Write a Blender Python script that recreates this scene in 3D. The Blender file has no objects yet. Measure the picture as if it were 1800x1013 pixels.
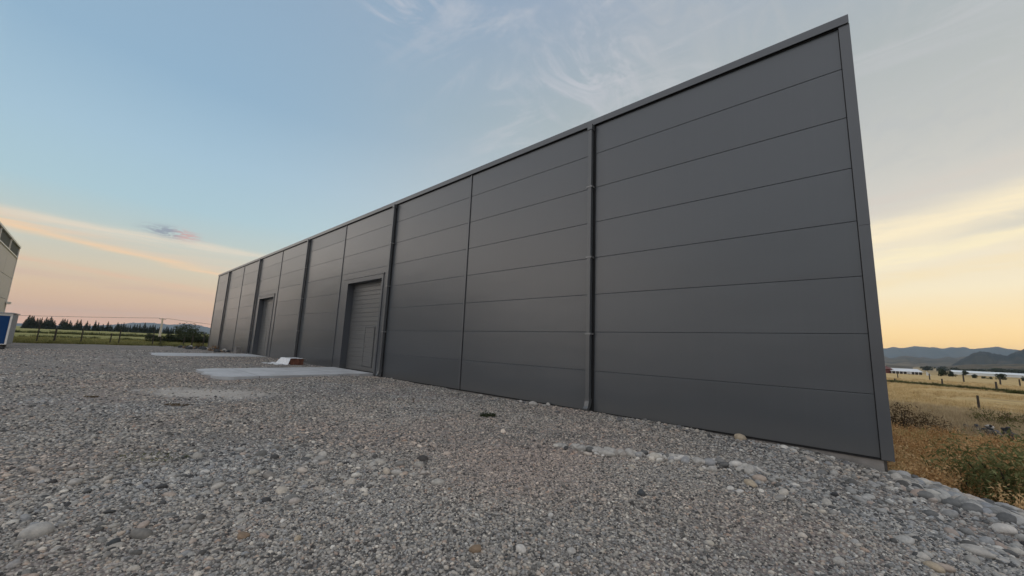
import bpy, math, random
import numpy as np
from mathutils import Vector, Matrix, Euler
R = math.radians
sc = bpy.context.scene
col = sc.collection
rng = np.random.default_rng(7)
random.seed(7)

# ------------------------------------------------------------------ camera
YAW, PITCH, ROLL = .7407, .1521, .0418
CAM = Vector((-.2514, -8.8907, 1.5397))
FW = Vector((-math.sin(YAW)*math.cos(PITCH), math.cos(YAW)*math.cos(PITCH), math.sin(PITCH)))
_r = Vector((math.cos(YAW), math.sin(YAW), 0)); _u = _r.cross(FW)
RT = _r*math.cos(ROLL) + _u*math.sin(ROLL)
UP = _u*math.cos(ROLL) - _r*math.sin(ROLL)
cd = bpy.data.cameras.new('camera'); cam = bpy.data.objects.new('camera', cd); col.objects.link(cam)
M3 = Matrix((RT, UP, -FW)).transposed()
cam.matrix_world = Matrix.Translation(CAM) @ M3.to_4x4()
cd.sensor_width = 36; cd.lens = 669.6/1800*36; cd.clip_start = .05; cd.clip_end = 60000
sc.camera = cam
vs = sc.view_settings
vs.view_transform = 'Standard'; vs.look = 'None'; vs.exposure = 0; vs.gamma = 1
sc.cycles.max_bounces = 6
sc.cycles.volume_bounces = 0

# ------------------------------------------------------------------ node helpers
def lin(r, g, b):
    f = lambda c: (c/255/12.92) if c <= 10 else ((c/255+.055)/1.055)**2.4
    return (f(r), f(g), f(b), 1)

class NT:
    def __init__(s, nt): s.nt = nt; s.n = nt.nodes; s.l = nt.links
    def new(s, t, **kw):
        n = s.n.new(t)
        for k, v in kw.items(): setattr(n, k, v)
        return n
    def put(s, sock, v):
        if v is None: return
        if isinstance(v, bpy.types.NodeSocket): s.l.new(v, sock)
        else: sock.default_value = v
    def m(s, op, a, b=None, c=None, clamp=False):
        n = s.new('ShaderNodeMath', operation=op, use_clamp=clamp)
        for i, v in enumerate((a, b, c)): s.put(n.inputs[i], v)
        return n.outputs[0]
    def add(s, a, b): return s.m('ADD', a, b)
    def sub(s, a, b): return s.m('SUBTRACT', a, b)
    def mul(s, a, b): return s.m('MULTIPLY', a, b)
    def sstep(s, x, lo, hi, a=0., b=1.):
        n = s.new('ShaderNodeMapRange', interpolation_type='SMOOTHSTEP')
        for k, v in zip(range(5), (x, lo, hi, a, b)): s.put(n.inputs[k], v)
        return n.outputs[0]
    def maprange(s, x, lo, hi, a=0., b=1.):
        n = s.new('ShaderNodeMapRange')
        for k, v in zip(range(5), (x, lo, hi, a, b)): s.put(n.inputs[k], v)
        return n.outputs[0]
    def gauss(s, x, w):
        q = s.m('DIVIDE', x, w); return s.m('EXPONENT', s.mul(s.mul(q, q), -1.))
    def mix(s, f, a, b, bt='MIX'):
        n = s.new('ShaderNodeMix', data_type='RGBA', blend_type=bt)
        s.put(n.inputs[0], f); s.put(n.inputs[6], a); s.put(n.inputs[7], b)
        return n.outputs[2]
    def ramp(s, x, stops, interp='LINEAR'):
        n = s.new('ShaderNodeValToRGB'); cr = n.color_ramp; cr.interpolation = interp
        while len(cr.elements) < len(stops): cr.elements.new(.5)
        for e, (p, c) in zip(cr.elements, stops):
            e.position = p; e.color = c if len(c) == 4 else (*c, 1)
        s.put(n.inputs[0], x); return n.outputs[0]
    def noise(s, vec, scale, detail=3, rough=.5, dist=0., col=False):
        n = s.new('ShaderNodeTexNoise'); s.put(n.inputs['Vector'], vec)
        n.inputs['Scale'].default_value = scale; n.inputs['Detail'].default_value = detail
        n.inputs['Roughness'].default_value = rough; n.inputs['Distortion'].default_value = dist
        return n.outputs['Color' if col else 'Fac']
    def voro(s, vec, scale, feature='F1', rnd=1.):
        n = s.new('ShaderNodeTexVoronoi', feature=feature); s.put(n.inputs['Vector'], vec)
        n.inputs['Scale'].default_value = scale; n.inputs['Randomness'].default_value = rnd
        return n.outputs['Distance'], n.outputs.get('Color')
    def comb(s, x, y, z):
        n = s.new('ShaderNodeCombineXYZ')
        for i, v in enumerate((x, y, z)): s.put(n.inputs[i], v)
        return n.outputs[0]
    def sep(s, v):
        n = s.new('ShaderNodeSeparateXYZ'); s.put(n.inputs[0], v); return n.outputs
    def mapping(s, v, scale=(1, 1, 1), rot=(0, 0, 0), loc=(0, 0, 0)):
        n = s.new('ShaderNodeMapping'); s.put(n.inputs[0], v)
        n.inputs['Scale'].default_value = scale; n.inputs['Rotation'].default_value = rot; n.inputs['Location'].default_value = loc
        return n.outputs[0]
    def bump(s, h, strength, dist, normal=None):
        n = s.new('ShaderNodeBump'); s.put(n.inputs['Height'], h)
        n.inputs['Strength'].default_value = strength; n.inputs['Distance'].default_value = dist
        s.put(n.inputs['Normal'], normal); return n.outputs[0]

# ------------------------------------------------------------------ sky (dusk)
SUN_AZ, SUN_EL = 32., 1.2          # azimuth clockwise from +Y, degrees
w = bpy.data.worlds.new('World'); sc.world = w; w.use_nodes = True
t = NT(w.node_tree); t.n.clear()
out = t.new('ShaderNodeOutputWorld')
d = t.new('ShaderNodeTexCoord').outputs['Generated']
dx, dy, dz = t.sep(d)
el = t.mul(t.m('ARCSINE', t.m('MINIMUM', t.m('MAXIMUM', dz, -1.), 1.)), 57.29578)
az = t.mul(t.m('ARCTAN2', dx, dy), 57.29578)
e = t.m('DIVIDE', el, 60., clamp=True)
def stops(L): return [(p/60., lin(*c)) for p, c in L]
left = t.ramp(e, stops([(0, (212, 154, 114)), (1.5, (212, 164, 124)), (4, (218, 186, 150)), (6.5, (214, 200, 174)), (9.5, (192, 202, 194)),
                        (14, (172, 200, 210)), (20, (163, 192, 210)), (28, (145, 176, 200)), (46, (140, 164, 188)), (60, (138, 163, 190))]))
right = t.ramp(e, stops([(0, (254, 186, 86)), (1.8, (254, 206, 114)), (4, (253, 220, 158)), (7.4, (250, 234, 198)), (10.5, (242, 230, 206)),
                         (13, (230, 220, 200)), (17, (212, 208, 198)), (23, (198, 198, 192)), (32, (172, 180, 180)), (46, (150, 165, 184)), (60, (145, 165, 190))]))
cs = t.m('COSINE', t.mul(t.sub(az, 20.), 1/57.29578))
skyc = t.mix(t.sstep(cs, -.3, .95), left, right)
# planar (cloud layer) coordinates
zz = t.m('MAXIMUM', dz, .02)
pv = t.comb(t.m('DIVIDE', dx, zz), t.m('DIVIDE', dy, zz), 0.)
n1 = t.noise(t.mapping(pv, (1.1, 2.6, 1), (0, 0, R(25))), 1.6, 8, .62, .9)
n2 = t.noise(t.mapping(pv, (1, 1, 1), loc=(3, 1, 0)), .9, 3, .5)
cir = t.mul(t.sstep(n1, .46, .72), t.sstep(n2, .38, .6))
hi = t.mul(t.sstep(el, 20., 30.), t.sstep(az, -78., -25.))
skyc = t.mix(t.mul(t.mul(cir, hi), .85), skyc, lin(202, 202, 206))
n5 = t.noise(t.mapping(pv, (2.2, 1.0, 1), (0, 0, R(-32))), 3.4, 9, .66, 1.1)
wm = t.add(t.mul(t.gauss(t.add(az, 31.), 9.), t.gauss(t.sub(el, 38.), 6.)), t.mul(t.gauss(t.add(az, 62.), 6.), t.gauss(t.sub(el, 43.), 3.5)))
skyc = t.mix(t.mul(t.mul(t.sstep(n5, .42, .66), t.m('MINIMUM', wm, 1.)), .8), skyc, lin(197, 198, 206))
veil = t.mul(t.mul(t.sstep(az, -50., 5.), t.sstep(el, 16., 26.)), t.m('ADD', t.sstep(n2, .25, .75, .08, .55), t.sstep(n5, .4, .7, -.05, .3)))
skyc = t.mix(veil, skyc, lin(184, 187, 188))
# streaks over the left horizon
azv = t.comb(t.mul(az, .09), el, 0.)
nb = t.sub(t.noise(azv, .9, 5, .6, .4), .5)
nf = t.noise(t.mapping(t.comb(az, el, 0.), (.12, 1.6, 1), (0, 0, R(-4))), 1., 7, .65, .6)
ev = t.add(el, t.mul(nb, 1.3))
rl = t.mul(t.sstep(az, -112., -98.), t.sstep(az, -71., -79., 0., 1.))
def band(c, wd, colr, amt, mask, ragged=.5):
    global skyc
    g = t.mul(t.gauss(t.sub(ev, c), wd), mask)
    g = t.mul(g, t.sstep(nf, .3, .62, 1-ragged, 1.))
    skyc = t.mix(t.mul(g, amt), skyc, lin(*colr))
cB = t.sub(9.15, t.mul(t.add(az, 96.), .127))
band(t.sub(9.6, t.mul(t.add(az, 96.), .06)), 1.1, (222, 208, 186), .55, rl, .6)
band(10.0, .42, (228, 216, 196), .85, rl)
band(cB, .40, (243, 207, 165), .95, rl)
band(t.add(cB, .55), .5, (226, 203, 178), .55, rl, .8)
band(t.sub(5.9, t.mul(t.add(az, 92.), .09)), .35, (226, 186, 154), .6, rl, .9)
band(t.sub(4.7, t.mul(t.add(az, 90.), .05)), .45, (206, 172, 156), .5, rl, .9)
# small mauve cloud
ta = t.sub(t.sub(el, 11.0), t.mul(t.add(az, 84.8), -.06))
blob = t.mul(t.gauss(t.add(az, 85.), 1.9), t.gauss(ta, .5))
nm = t.noise(t.mapping(t.comb(az, el, 5.), (.75, 3.6, 1), (0, 0, R(12))), 1., 7, .62, .5)
blob = t.m('MINIMUM', t.mul(t.mul(blob, 1.9), t.sstep(nm, .40, .56)), 1.)
skyc = t.mix(t.mul(blob, .8), skyc, t.mix(t.sstep(az, -85.6, -83.9), lin(140, 146, 162), lin(206, 164, 160)))
# glowing streaks right of the building
rr = t.mul(t.sstep(az, -8., 1.), t.sstep(az, 75., 40., 0., 1.))
nr = t.sub(t.noise(t.comb(t.mul(az, .16), t.mul(el, .8), 3.), 1., 5, .6, .5), .5)
ev = t.sub(t.add(el, t.mul(nr, 2.2)), t.mul(az, .16))
nf = t.noise(t.mapping(t.comb(az, el, 1.), (.1, 1.1, 1), (0, 0, R(12))), 1., 7, .62, .5)
band(13.1, 1.5, (254, 238, 202), .95, rr, .4)
band(10.4, .9, (255, 240, 200), .9, rr, .4)
band(8.2, .9, (250, 228, 180), .6, rr, .7)
band(16.5, 1.2, (214, 205, 194), .6, rr, .8)
wed = t.mul(t.mul(t.sstep(az, 5.5, 12.), t.gauss(t.sub(t.sub(ev, 11.5), 0.), .7)), rr)
skyc = t.mix(t.mul(wed, .6), skyc, lin(208, 205, 194))
# added brightness overhead and behind the camera, unseen, to light the foreground, and the luminous band at the skyline
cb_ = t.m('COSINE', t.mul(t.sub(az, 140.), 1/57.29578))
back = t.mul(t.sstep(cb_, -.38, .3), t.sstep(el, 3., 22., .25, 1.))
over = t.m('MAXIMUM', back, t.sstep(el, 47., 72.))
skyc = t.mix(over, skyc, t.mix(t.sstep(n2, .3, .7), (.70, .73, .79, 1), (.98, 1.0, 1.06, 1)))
lowb = t.mul(t.mul(t.sstep(az, -98.5, -106.), t.sstep(az, -170., -145.)), t.sstep(el, 32., 10.))  # added low bright bank out of view, lightens the far wall bays
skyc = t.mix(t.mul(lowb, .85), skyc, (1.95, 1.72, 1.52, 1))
glow_ = t.add(1., t.mul(t.m('EXPONENT', t.mul(t.m('MAXIMUM', el, 0.), -.42)), t.sstep(cs, -.3, .95, .72, 1.15)))
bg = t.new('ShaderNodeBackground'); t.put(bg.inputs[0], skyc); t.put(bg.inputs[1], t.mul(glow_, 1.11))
ns = t.new('ShaderNodeTexSky', sky_type='NISHITA'); ns.sun_disc = False
ns.sun_elevation = R(SUN_EL); ns.sun_rotation = R(SUN_AZ); ns.altitude = 300
bn = t.new('ShaderNodeBackground'); t.l.new(ns.outputs[0], bn.inputs[0]); bn.inputs[1].default_value = .1
mx = t.new('ShaderNodeMixShader'); mx.inputs[0].default_value = .06
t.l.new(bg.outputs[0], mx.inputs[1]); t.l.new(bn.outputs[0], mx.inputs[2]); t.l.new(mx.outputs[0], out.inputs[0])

sl = bpy.data.lights.new('sun', 'SUN'); sl.energy = .12; sl.angle = R(14); sl.color = (1, .72, .45)
sun = bpy.data.objects.new('sun', sl); col.objects.link(sun)
sun.rotation_euler = Vector((-math.sin(R(SUN_AZ))*math.cos(R(SUN_EL+2)), -math.cos(R(SUN_AZ))*math.cos(R(SUN_EL+2)), -math.sin(R(SUN_EL+2)))).to_track_quat('-Z', 'Y').to_euler()

# ------------------------------------------------------------------ object helpers
def link(o, parent=None):
    col.objects.link(o)
    if parent: o.parent = parent
    return o
def tag(o, label=None, cat=None, group=None, kind=None):
    for k, v in (('label', label), ('category', cat), ('group', group), ('kind', kind)):
        if v: o[k] = v
    return o
def empty(name, loc=(0, 0, 0), rz=0.):
    o = bpy.data.objects.new(name, None); o.location = loc; o.rotation_euler = (0, 0, rz); o.empty_display_size = .3
    return link(o)
def mesh_np(name, V, F, mat, parent=None, smooth=False, do_link=True):
    me = bpy.data.meshes.new(name); me.from_pydata([tuple(v) for v in V], [], [tuple(f) for f in F]); me.update()
    if mat: me.materials.append(mat)
    if smooth:
        me.polygons.foreach_set('use_smooth', [True]*len(me.polygons))
    o = bpy.data.objects.new(name, me)
    return link(o, parent) if do_link else o
class MB:
    """collects boxes, bars and prisms into one mesh"""
    def __init__(s): s.V = []; s.F = []
    def box(s, x0, x1, y0, y1, z0, z1):
        i = len(s.V)
        s.V += [(x0, y0, z0), (x1, y0, z0), (x1, y1, z0), (x0, y1, z0), (x0, y0, z1), (x1, y0, z1), (x1, y1, z1), (x0, y1, z1)]
        s.F += [tuple(i+k for k in f) for f in ((0, 3, 2, 1), (4, 5, 6, 7), (0, 1, 5, 4), (1, 2, 6, 5), (2, 3, 7, 6), (3, 0, 4, 7))]
        return s
    def prism(s, prof, axis, a, b):
        """closed 2D profile swept along axis from a to b"""
        i = len(s.V); n = len(prof)
        for k in (a, b):
            for (p, q) in prof: s.V.append({'x': (k, p, q), 'y': (p, k, q), 'z': (p, q, k)}[axis])
        s.F += [tuple(range(i, i+n))[::-1], tuple(range(i+n, i+2*n))]
        for k in range(n): s.F.append((i+k, i+(k+1) % n, i+n+(k+1) % n, i+n+k))
        return s
    def tube(s, pts, rad, seg=6):
        pts = [Vector(p) for p in pts]; n = len(pts); i = len(s.V)
        rad = rad if hasattr(rad, '__len__') else [rad]*n
        for k, p in enumerate(pts):
            tn = (pts[min(k+1, n-1)]-pts[max(k-1, 0)]).normalized()
            a = tn.cross(Vector((0, 0, 1)) if abs(tn.z) < .9 else Vector((1, 0, 0))).normalized(); b = tn.cross(a)
            for j in range(seg):
                an = 2*math.pi*j/seg
                s.V.append(tuple(p + (a*math.cos(an)+b*math.sin(an))*rad[k]))
        for k in range(n-1):
            for j in range(seg):
                s.F.append((i+k*seg+j, i+k*seg+(j+1) % seg, i+(k+1)*seg+(j+1) % seg, i+(k+1)*seg+j))
        s.F.append(tuple(i+j for j in range(seg))[::-1]); s.F.append(tuple(i+(n-1)*seg+j for j in range(seg)))
        return s
    def build(s, name, mat, parent=None, bevel=0., smooth=False):
        o = mesh_np(name, s.V, s.F, mat, parent, smooth)
        if bevel:
            b = o.modifiers.new('bevel', 'BEVEL'); b.width = bevel; b.segments = 2; b.limit_method = 'ANGLE'
        return o
def ico(sub=2):
    import bmesh
    bm = bmesh.new(); bmesh.ops.create_icosphere(bm, subdivisions=sub, radius=1)
    V = np.array([v.co[:] for v in bm.verts]); F = [[v.index for v in f.verts] for f in bm.faces]; bm.free()
    return V, F
def copy_tree(o, parent=None):
    c = o.copy(); col.objects.link(c); c.parent = parent
    for ch in list(o.children): copy_tree(ch, c)
    return c

# ------------------------------------------------------------------ terrain heights
def sst(x, a, b):
    q = np.clip((x-a)/(b-a), 0, 1); return q*q*(3-2*q)
def wob(x, y):
    return (.022*np.sin(.9*x+1.3*y+.4)+.018*np.sin(1.7*x-.8*y+2)+.012*np.sin(3.1*x+2.3*y)+.012*np.sin(-2.2*x+3.7*y+1))
def segdist(x, y, a, b):
    ax, ay = a; bx, by = b; L = (bx-ax)**2+(by-ay)**2
    q = np.clip(((x-ax)*(bx-ax)+(y-ay)*(by-ay))/L, 0, 1)
    return np.hypot(x-ax-q*(bx-ax), y-ay-q*(by-ay))
BERM = ((-4.2, -3.45), (-1.35, -2.6))
def pad_z(x, y):
    x = np.asarray(x, float); y = np.asarray(y, float)
    z = np.interp(x, [-80, -52, -30, -20, -10, -5, -2, -.8, 0, .5, 1.2, 3, 12], [.0, .02, .07, .03, -.07, -.07, -.07, -.12, -.2, -.29, -.40, -.55, -.6])
    z = z + wob(x, y)*np.interp(x, [-30, -12], [.4, 1])*np.where(y > -.8, .55, 1)
    z = z + .06*np.exp(-(segdist(x, y, *BERM)/.22)**2)
    z = z + .05*np.exp(-((y+.1)/.45)**2)*sst(x, -12, -5.)*sst(-x, .15, 1.6)      # gravel banked against the plinth
    z = z - 1.0*sst(y - .10*np.sin(2.3*x) - .07*np.sin(5.1*x+1), -.45, 2.6)*sst(x, -.6, .3)
    z = z - .25*sst(-x, 56.6, 58.2)
    return z
def field_z(x, y):
    x = np.asarray(x, float); y = np.asarray(y, float)
    prof = np.interp(y, [-30, 0, 2.5, 6, 40, 100, 140, 370, 1500, 9000], [-1.5, -1.2, -1.22, -1.3, -2., -2.5, -2.7, -6., -16., -20.])
    f = sst(x, -52, -8)
    z = -.08*(1-f) + f*prof
    z = z - 1.2*(1-f)*sst(x, -56.5, -50)                # under the yard
    return z + .05*np.sin(.31*x+.2*y)*np.sin(.23*y+1)*(np.abs(x) < 400)
def pix_ray(px, py):
    v = FW + RT*((px-900)/669.6) - UP*((py-506.5)/669.6); return v.normalized()
def on_pad(px, py):
    """the spot of the gravel yard that was measured at this place of the photograph"""
    v = pix_ray(px, py); z = -.1
    for _ in range(30):
        q = (z-CAM.z)/v.z; p = CAM+v*q; z = .5*z+.5*float(pad_z(p.x, p.y))
    return Vector((p.x, p.y, float(pad_z(p.x, p.y))))
def polar(a, dist, z=None):
    x = CAM.x+math.sin(R(a))*dist; y = CAM.y+math.cos(R(a))*dist
    return Vector((x, y, float(field_z(x, y)) if z is None else z))

# ------------------------------------------------------------------ materials
def mat(name):
    m = bpy.data.materials.new(name); m.use_nodes = True
    q = NT(m.node_tree); b = q.n['Principled BSDF']
    return m, q, b
def simple(name, c, rough=.6, metal=0., var=.15, scale=6., spec=.5, bump=0.):
    m, q, b = mat(name)
    co = q.new('ShaderNodeTexCoord').outputs['Object']
    n = q.noise(co, scale, 5, .6)
    lo = tuple(v*(1-var) for v in c[:3]); hi_ = tuple(min(1, v*(1+var)) for v in c[:3])
    q.put(b.inputs['Base Color'], q.ramp(n, [(.3, lo), (.7, hi_)]))
    b.inputs['Roughness'].default_value = rough; b.inputs['Metallic'].default_value = metal
    b.inputs['Specular IOR Level'].default_value = spec
    if bump: q.put(b.inputs['Normal'], q.bump(q.noise(co, scale*6, 4, .6), bump, .02))
    return m

def coated(name, c, rough, dirt=.10):
    """pre-painted sheet: faint oil-canning, dust near the bottom and rain streaks"""
    m, q, b = mat(name)
    co = q.new('ShaderNodeTexCoord').outputs['Object']
    x, y, z = q.sep(co)
    big = q.noise(q.mapping(co, (.35, 1, .8)), 1.2, 3, .5)
    streak = q.noise(q.mapping(co, (9, 9, .25)), 1., 4, .6)
    fine = q.noise(co, 40, 3, .6)
    isl = q.new('ShaderNodeNewGeometry').outputs['Random Per Island']
    base = q.ramp(q.add(q.mul(big, .6), q.mul(isl, .4)), [(.25, tuple(v*.90 for v in c)), (.75, tuple(v*1.10 for v in c))])
    dust = q.mul(q.sstep(streak, .5, .8), dirt)
    base = q.mix(dust, base, (*[min(1, v*1.5+.01) for v in c], 1))
    splash = q.mul(q.sstep(q.add(z, q.mul(big, .5)), .75, .1), .35)
    base = q.mix(splash, base, (.11, .105, .095, 1))
    q.put(b.inputs['Base Color'], base)
    q.put(b.inputs['Roughness'], q.add(q.mul(isl, .05), q.add(q.mul(big, .05), q.add(q.mul(fine, .03), rough-.04))))
    b.inputs['Specular IOR Level'].default_value = .85
    wav = q.noise(q.mapping(co, (.5, 1, 1.3)), .9, 2, .5)
    q.put(b.inputs['Normal'], q.bump(wav, .08, .12))
    return m

M = {}
M['panel'] = coated('anthracite_sheet', (.049, .057, .066), .31)
M['trim'] = coated('anthracite_flashing', (.056, .062, .071), .34)
M['door'] = coated('anthracite_door_sheet', (.098, .099, .098), .36)
M['pipe'] = coated('anthracite_pipe', (.070, .075, .08), .36)
M['dark'] = simple('dark_gap_shade', (.012, .012, .013), .9)
M['steel'] = simple('galvanised_steel', (.22, .22, .22), .5, .4)
M['concrete'] = simple('plinth_concrete', (.22, .205, .19), .9, var=.3, scale=4, bump=.4)
M['beige'] = coated('pale_sheet', (.43, .40, .365), .5, .15)
M['white_trim'] = simple('white_trim', (.68, .65, .6), .5)
M['dark_glass'] = simple('clerestory_glass', (.085, .09, .08), .7, spec=.15)
M['cabin_blue'] = simple('blue_panel', (.008, .045, .14), .7, var=.1, spec=.2)
M['cabin_grey'] = simple('grey_panel', (.32, .33, .34), .5)
M['wood_post'] = simple('weathered_post', (.055, .045, .035), .9, var=.4, scale=20)
M['wire'] = simple('fence_wire', (.10, .09, .085), .6, .5)
M['pole'] = simple('pale_concrete_pole', (.52, .47, .38), .85)
M['brick'] = simple('red_brown_brick', (.20, .085, .055), .85, var=.5, scale=9)
M['bark'] = simple('bark', (.05, .04, .03), .95, var=.4)
M['roof_white'] = simple('pale_roof_sheet', (.62, .63, .64), .45, var=.08, scale=.3)
M['roof_red'] = simple('red_roof_sheet', (.11, .03, .026), .7, scale=.5)
M['barn_dark'] = simple('barn_shade', (.03, .028, .026), .9)
M['poly'] = simple('greenhouse_film', (.62, .65, .66), .4, var=.1, scale=.1)

# plastic sheet
m, q, b = mat('white_plastic_sheet'); M['sheet'] = m
co = q.new('ShaderNodeTexCoord').outputs['Object']
q.put(b.inputs['Base Color'], q.ramp(q.noise(co, 5, 5, .6), [(.3, (.55, .56, .57)), (.7, (.82, .82, .82))]))
b.inputs['Roughness'].default_value = .35
q.put(b.inputs['Normal'], q.bump(q.noise(co, 9, 4, .6, 1.5), .7, .06))

# concrete apron
m, q, b = mat('apron_concrete'); M['apron'] = m
co = q.new('ShaderNodeTexCoord').outputs['Object']
n = q.noise(co, 1.1, 6, .6); n3 = q.noise(q.mapping(co, (1, 9, 1)), 1.2, 4, .6)
ac = q.ramp(q.add(q.mul(n, .7), q.mul(n3, .3)), [(.3, (.31, .315, .32)), (.52, (.41, .415, .42)), (.72, (.50, .50, .49))])
ax_, ay_, _z = q.sep(co)
jt = q.m('ABSOLUTE', q.sub(q.m('FRACT', q.add(q.m('DIVIDE', ay_, 2.9), 50.03)), .5))
ac = q.mix(q.mul(q.sstep(jt, .008, .003), .7), ac, (.12, .115, .11, 1))
ac = q.mix(q.mul(q.sstep(q.noise(co, .7, 5, .7), .52, .72), .45), ac, (.24, .225, .205, 1))
q.put(b.inputs['Base Color'], ac)
b.inputs['Roughness'].default_value = .85
q.put(b.inputs['Normal'], q.bump(q.noise(co, 60, 3, .6), .3, .01))

STONE = [(0, (.05, .05, .052)), (.16, (.125, .125, .122)), (.34, (.24, .235, .225)), (.5, (.33, .32, .30)), (.62, (.42, .40, .37)),
         (.74, (.25, .258, .27)), (.84, (.45, .42, .37)), (.9, (.33, .26, .22)), (.955, (.52, .50, .46)), (1., (.62, .59, .54))]
def stone_mat(name, attr=True, tint=None):
    m, q, b = mat(name)
    co = q.new('ShaderNodeTexCoord').outputs['Object']
    if attr:
        at = q.new('ShaderNodeAttribute', attribute_type='INSTANCER', attribute_name='tint').outputs['Fac']
        c = q.ramp(at, STONE)
        hu = q.new('ShaderNodeAttribute', attribute_type='INSTANCER', attribute_name='hue').outputs['Fac']
        c = q.mix(1., c, q.ramp(hu, [(.1, (.96, .99, 1.02)), (.5, (1.05, 1.01, .955)), (.9, (1.11, .975, .90))]), 'MULTIPLY')
    else:
        c = q.ramp(q.new('ShaderNodeObjectInfo').outputs['Random'], STONE) if tint is None else tint
    n = q.noise(co, 2.2, 5, .65)
    c = q.mix(1., c, q.ramp(n, [(.25, (.72, .72, .72)), (.75, (1.25, 1.22, 1.18))]), 'MULTIPLY')
    q.put(b.inputs['Base Color'], c); b.inputs['Roughness'].default_value = .82
    b.inputs['Specular IOR Level'].default_value = .3
    q.put(b.inputs['Normal'], q.bump(q.noise(co, 7, 4, .6), .25, .08))
    return m
M['stone'] = stone_mat('river_stone')
M['cobble'] = stone_mat('loose_cobble', attr=False)
M['tan'] = stone_mat('tan_stone', False, (.38, .32, .24, 1)); M['pale'] = stone_mat('pale_stone', False, (.50, .48, .45, 1))
M['brown'] = stone_mat('brown_stone', False, (.22, .16, .11, 1)); M['slate'] = stone_mat('slate_stone', False, (.06, .065, .07, 1))
M['dgrey'] = stone_mat('dark_grey_stone', False, (.14, .14, .145, 1))
M['grey'] = stone_mat('grey_stone', False, (.38, .365, .34, 1))

# gravel sheet under the loose stones: fine pebbles down to the grit
m, q, b = mat('gravel'); M['gravel'] = m
co = q.new('ShaderNodeTexCoord').outputs['Object']
gx, gy, gz_ = q.sep(co)
wv = q.mapping(co, (1, 1, .3))
def cells(sc_):
    n = q.new('ShaderNodeTexVoronoi', feature='F1'); q.put(n.inputs['Vector'], wv); n.inputs['Scale'].default_value = sc_
    return n.outputs['Distance'], n.outputs['Color']
d1, c1 = cells(24.); d2, c2 = cells(52.); d3, c3 = cells(9.)
big = q.noise(co, .55, 5, .6); mid = q.noise(co, 2.3, 4, .6)
def grey(c): 
    n = q.new('ShaderNodeSeparateColor'); q.put(n.inputs[0], c); return n.outputs[0]
k1 = q.ramp(grey(c1), STONE); k2 = q.ramp(grey(c2), STONE); k3 = q.ramp(grey(c3), STONE)
sel = q.sstep(mid, .42, .6)
cc = q.mix(sel, k2, k1)
cc = q.mix(q.mul(q.sstep(q.noise(co, .8, 3, .5), .5, .65), .5), cc, k3)
# shade in the gaps between pebbles, put into the colour at cell edges
edge = q.mix(sel, d2, d1)
e1 = q.sstep(edge, .3, .75)
cc = q.mix(q.mul(e1, .75), cc, (.05, .047, .044, 1))
tone = q.ramp(big, [(.3, (.82, .79, .77)), (.5, (1.04, .99, .94)), (.7, (1.20, 1.13, 1.05))])
cc = q.mix(1., cc, tone, 'MULTIPLY')
red = q.sstep(q.noise(q.mapping(co, loc=(7, 3, 0)), .45, 3, .5), .52, .66)
cc = q.mix(q.mul(red, .30), cc, (.32, .25, .22, 1))
# crushed pale patch in front of the near apron
pu = q.m('DIVIDE', q.add(q.mul(q.add(gx, 13.4), .73), q.mul(q.add(gy, 6.4), .68)), 2.3)
pw = q.m('DIVIDE', q.sub(q.mul(q.add(gy, 6.4), .73), q.mul(q.add(gx, 13.4), .68)), 1.0)
pd = q.add(q.mul(pu, pu), q.mul(pw, pw))
pm = q.sstep(q.add(pd, q.mul(q.noise(co, 1.7, 4, .65), 1.8)), 1.9, 1.0)
cc = q.mix(q.mul(pm, .6), cc, (.50, .46, .41, 1))
q.put(b.inputs['Base Color'], cc); b.inputs['Roughness'].default_value = .9; b.inputs['Specular IOR Level'].default_value = .25
hgt = q.sub(0., q.mix(sel, q.mul(d2, .5), d1))
q.put(b.inputs['Normal'], q.bump(q.add(hgt, q.mul(d3, -.7)), .9, .03))

# fields: dry gold on one side, grazed green on the other
m, q, b = mat('field_earth'); M['field'] = m
co = q.new('ShaderNodeTexCoord').outputs['Object']
fx, fy, fz = q.sep(co)
nn = q.noise(co, .12, 6, .65); ff = q.noise(q.mapping(co, (.6, 1.6, 1)), 1.4, 6, .7)
rows = q.noise(q.mapping(co, (.06, .8, 1), (0, 0, R(6))), .5, 5, .6)
gold = q.ramp(q.add(q.mul(ff, .45), q.add(q.mul(rows, .35), q.mul(nn, .2))), [(.34, (.20, .135, .06)), (.46, (.42, .30, .14)), (.56, (.56, .41, .20)), (.68, (.66, .51, .28))])
far_ = q.ramp(q.noise(q.mapping(co, (.25, 1, 1)), .012, 6, .6), [(.38, (.12, .10, .05)), (.5, (.30, .22, .11)), (.62, (.40, .31, .17))])
gold = q.mix(q.sstep(fy, 250., 700.), gold, far_)
green = q.ramp(q.add(q.mul(ff, .4), q.mul(q.noise(q.mapping(co, (1.3, .15, 1)), .1, 5, .6), .6)), [(.36, (.10, .11, .035)), (.48, (.22, .21, .075)), (.6, (.30, .28, .115))])
cc = q.mix(q.sstep(q.add(fx, q.mul(nn, 10.)), -50., -15.), green, gold)
wdirt = q.mul(q.mul(q.sstep(fy, 34., 22.), q.sstep(fx, -10., 0.)), q.sstep(nn, .3, .6, .5, 1.))
cc = q.mix(wdirt, cc, (.25, .17, .09, 1))
q.put(b.inputs['Base Color'], cc); b.inputs['Roughness'].default_value = 1.; b.inputs['Specular IOR Level'].default_value = .1
q.put(b.inputs['Normal'], q.bump(ff, .8, .3))

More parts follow.
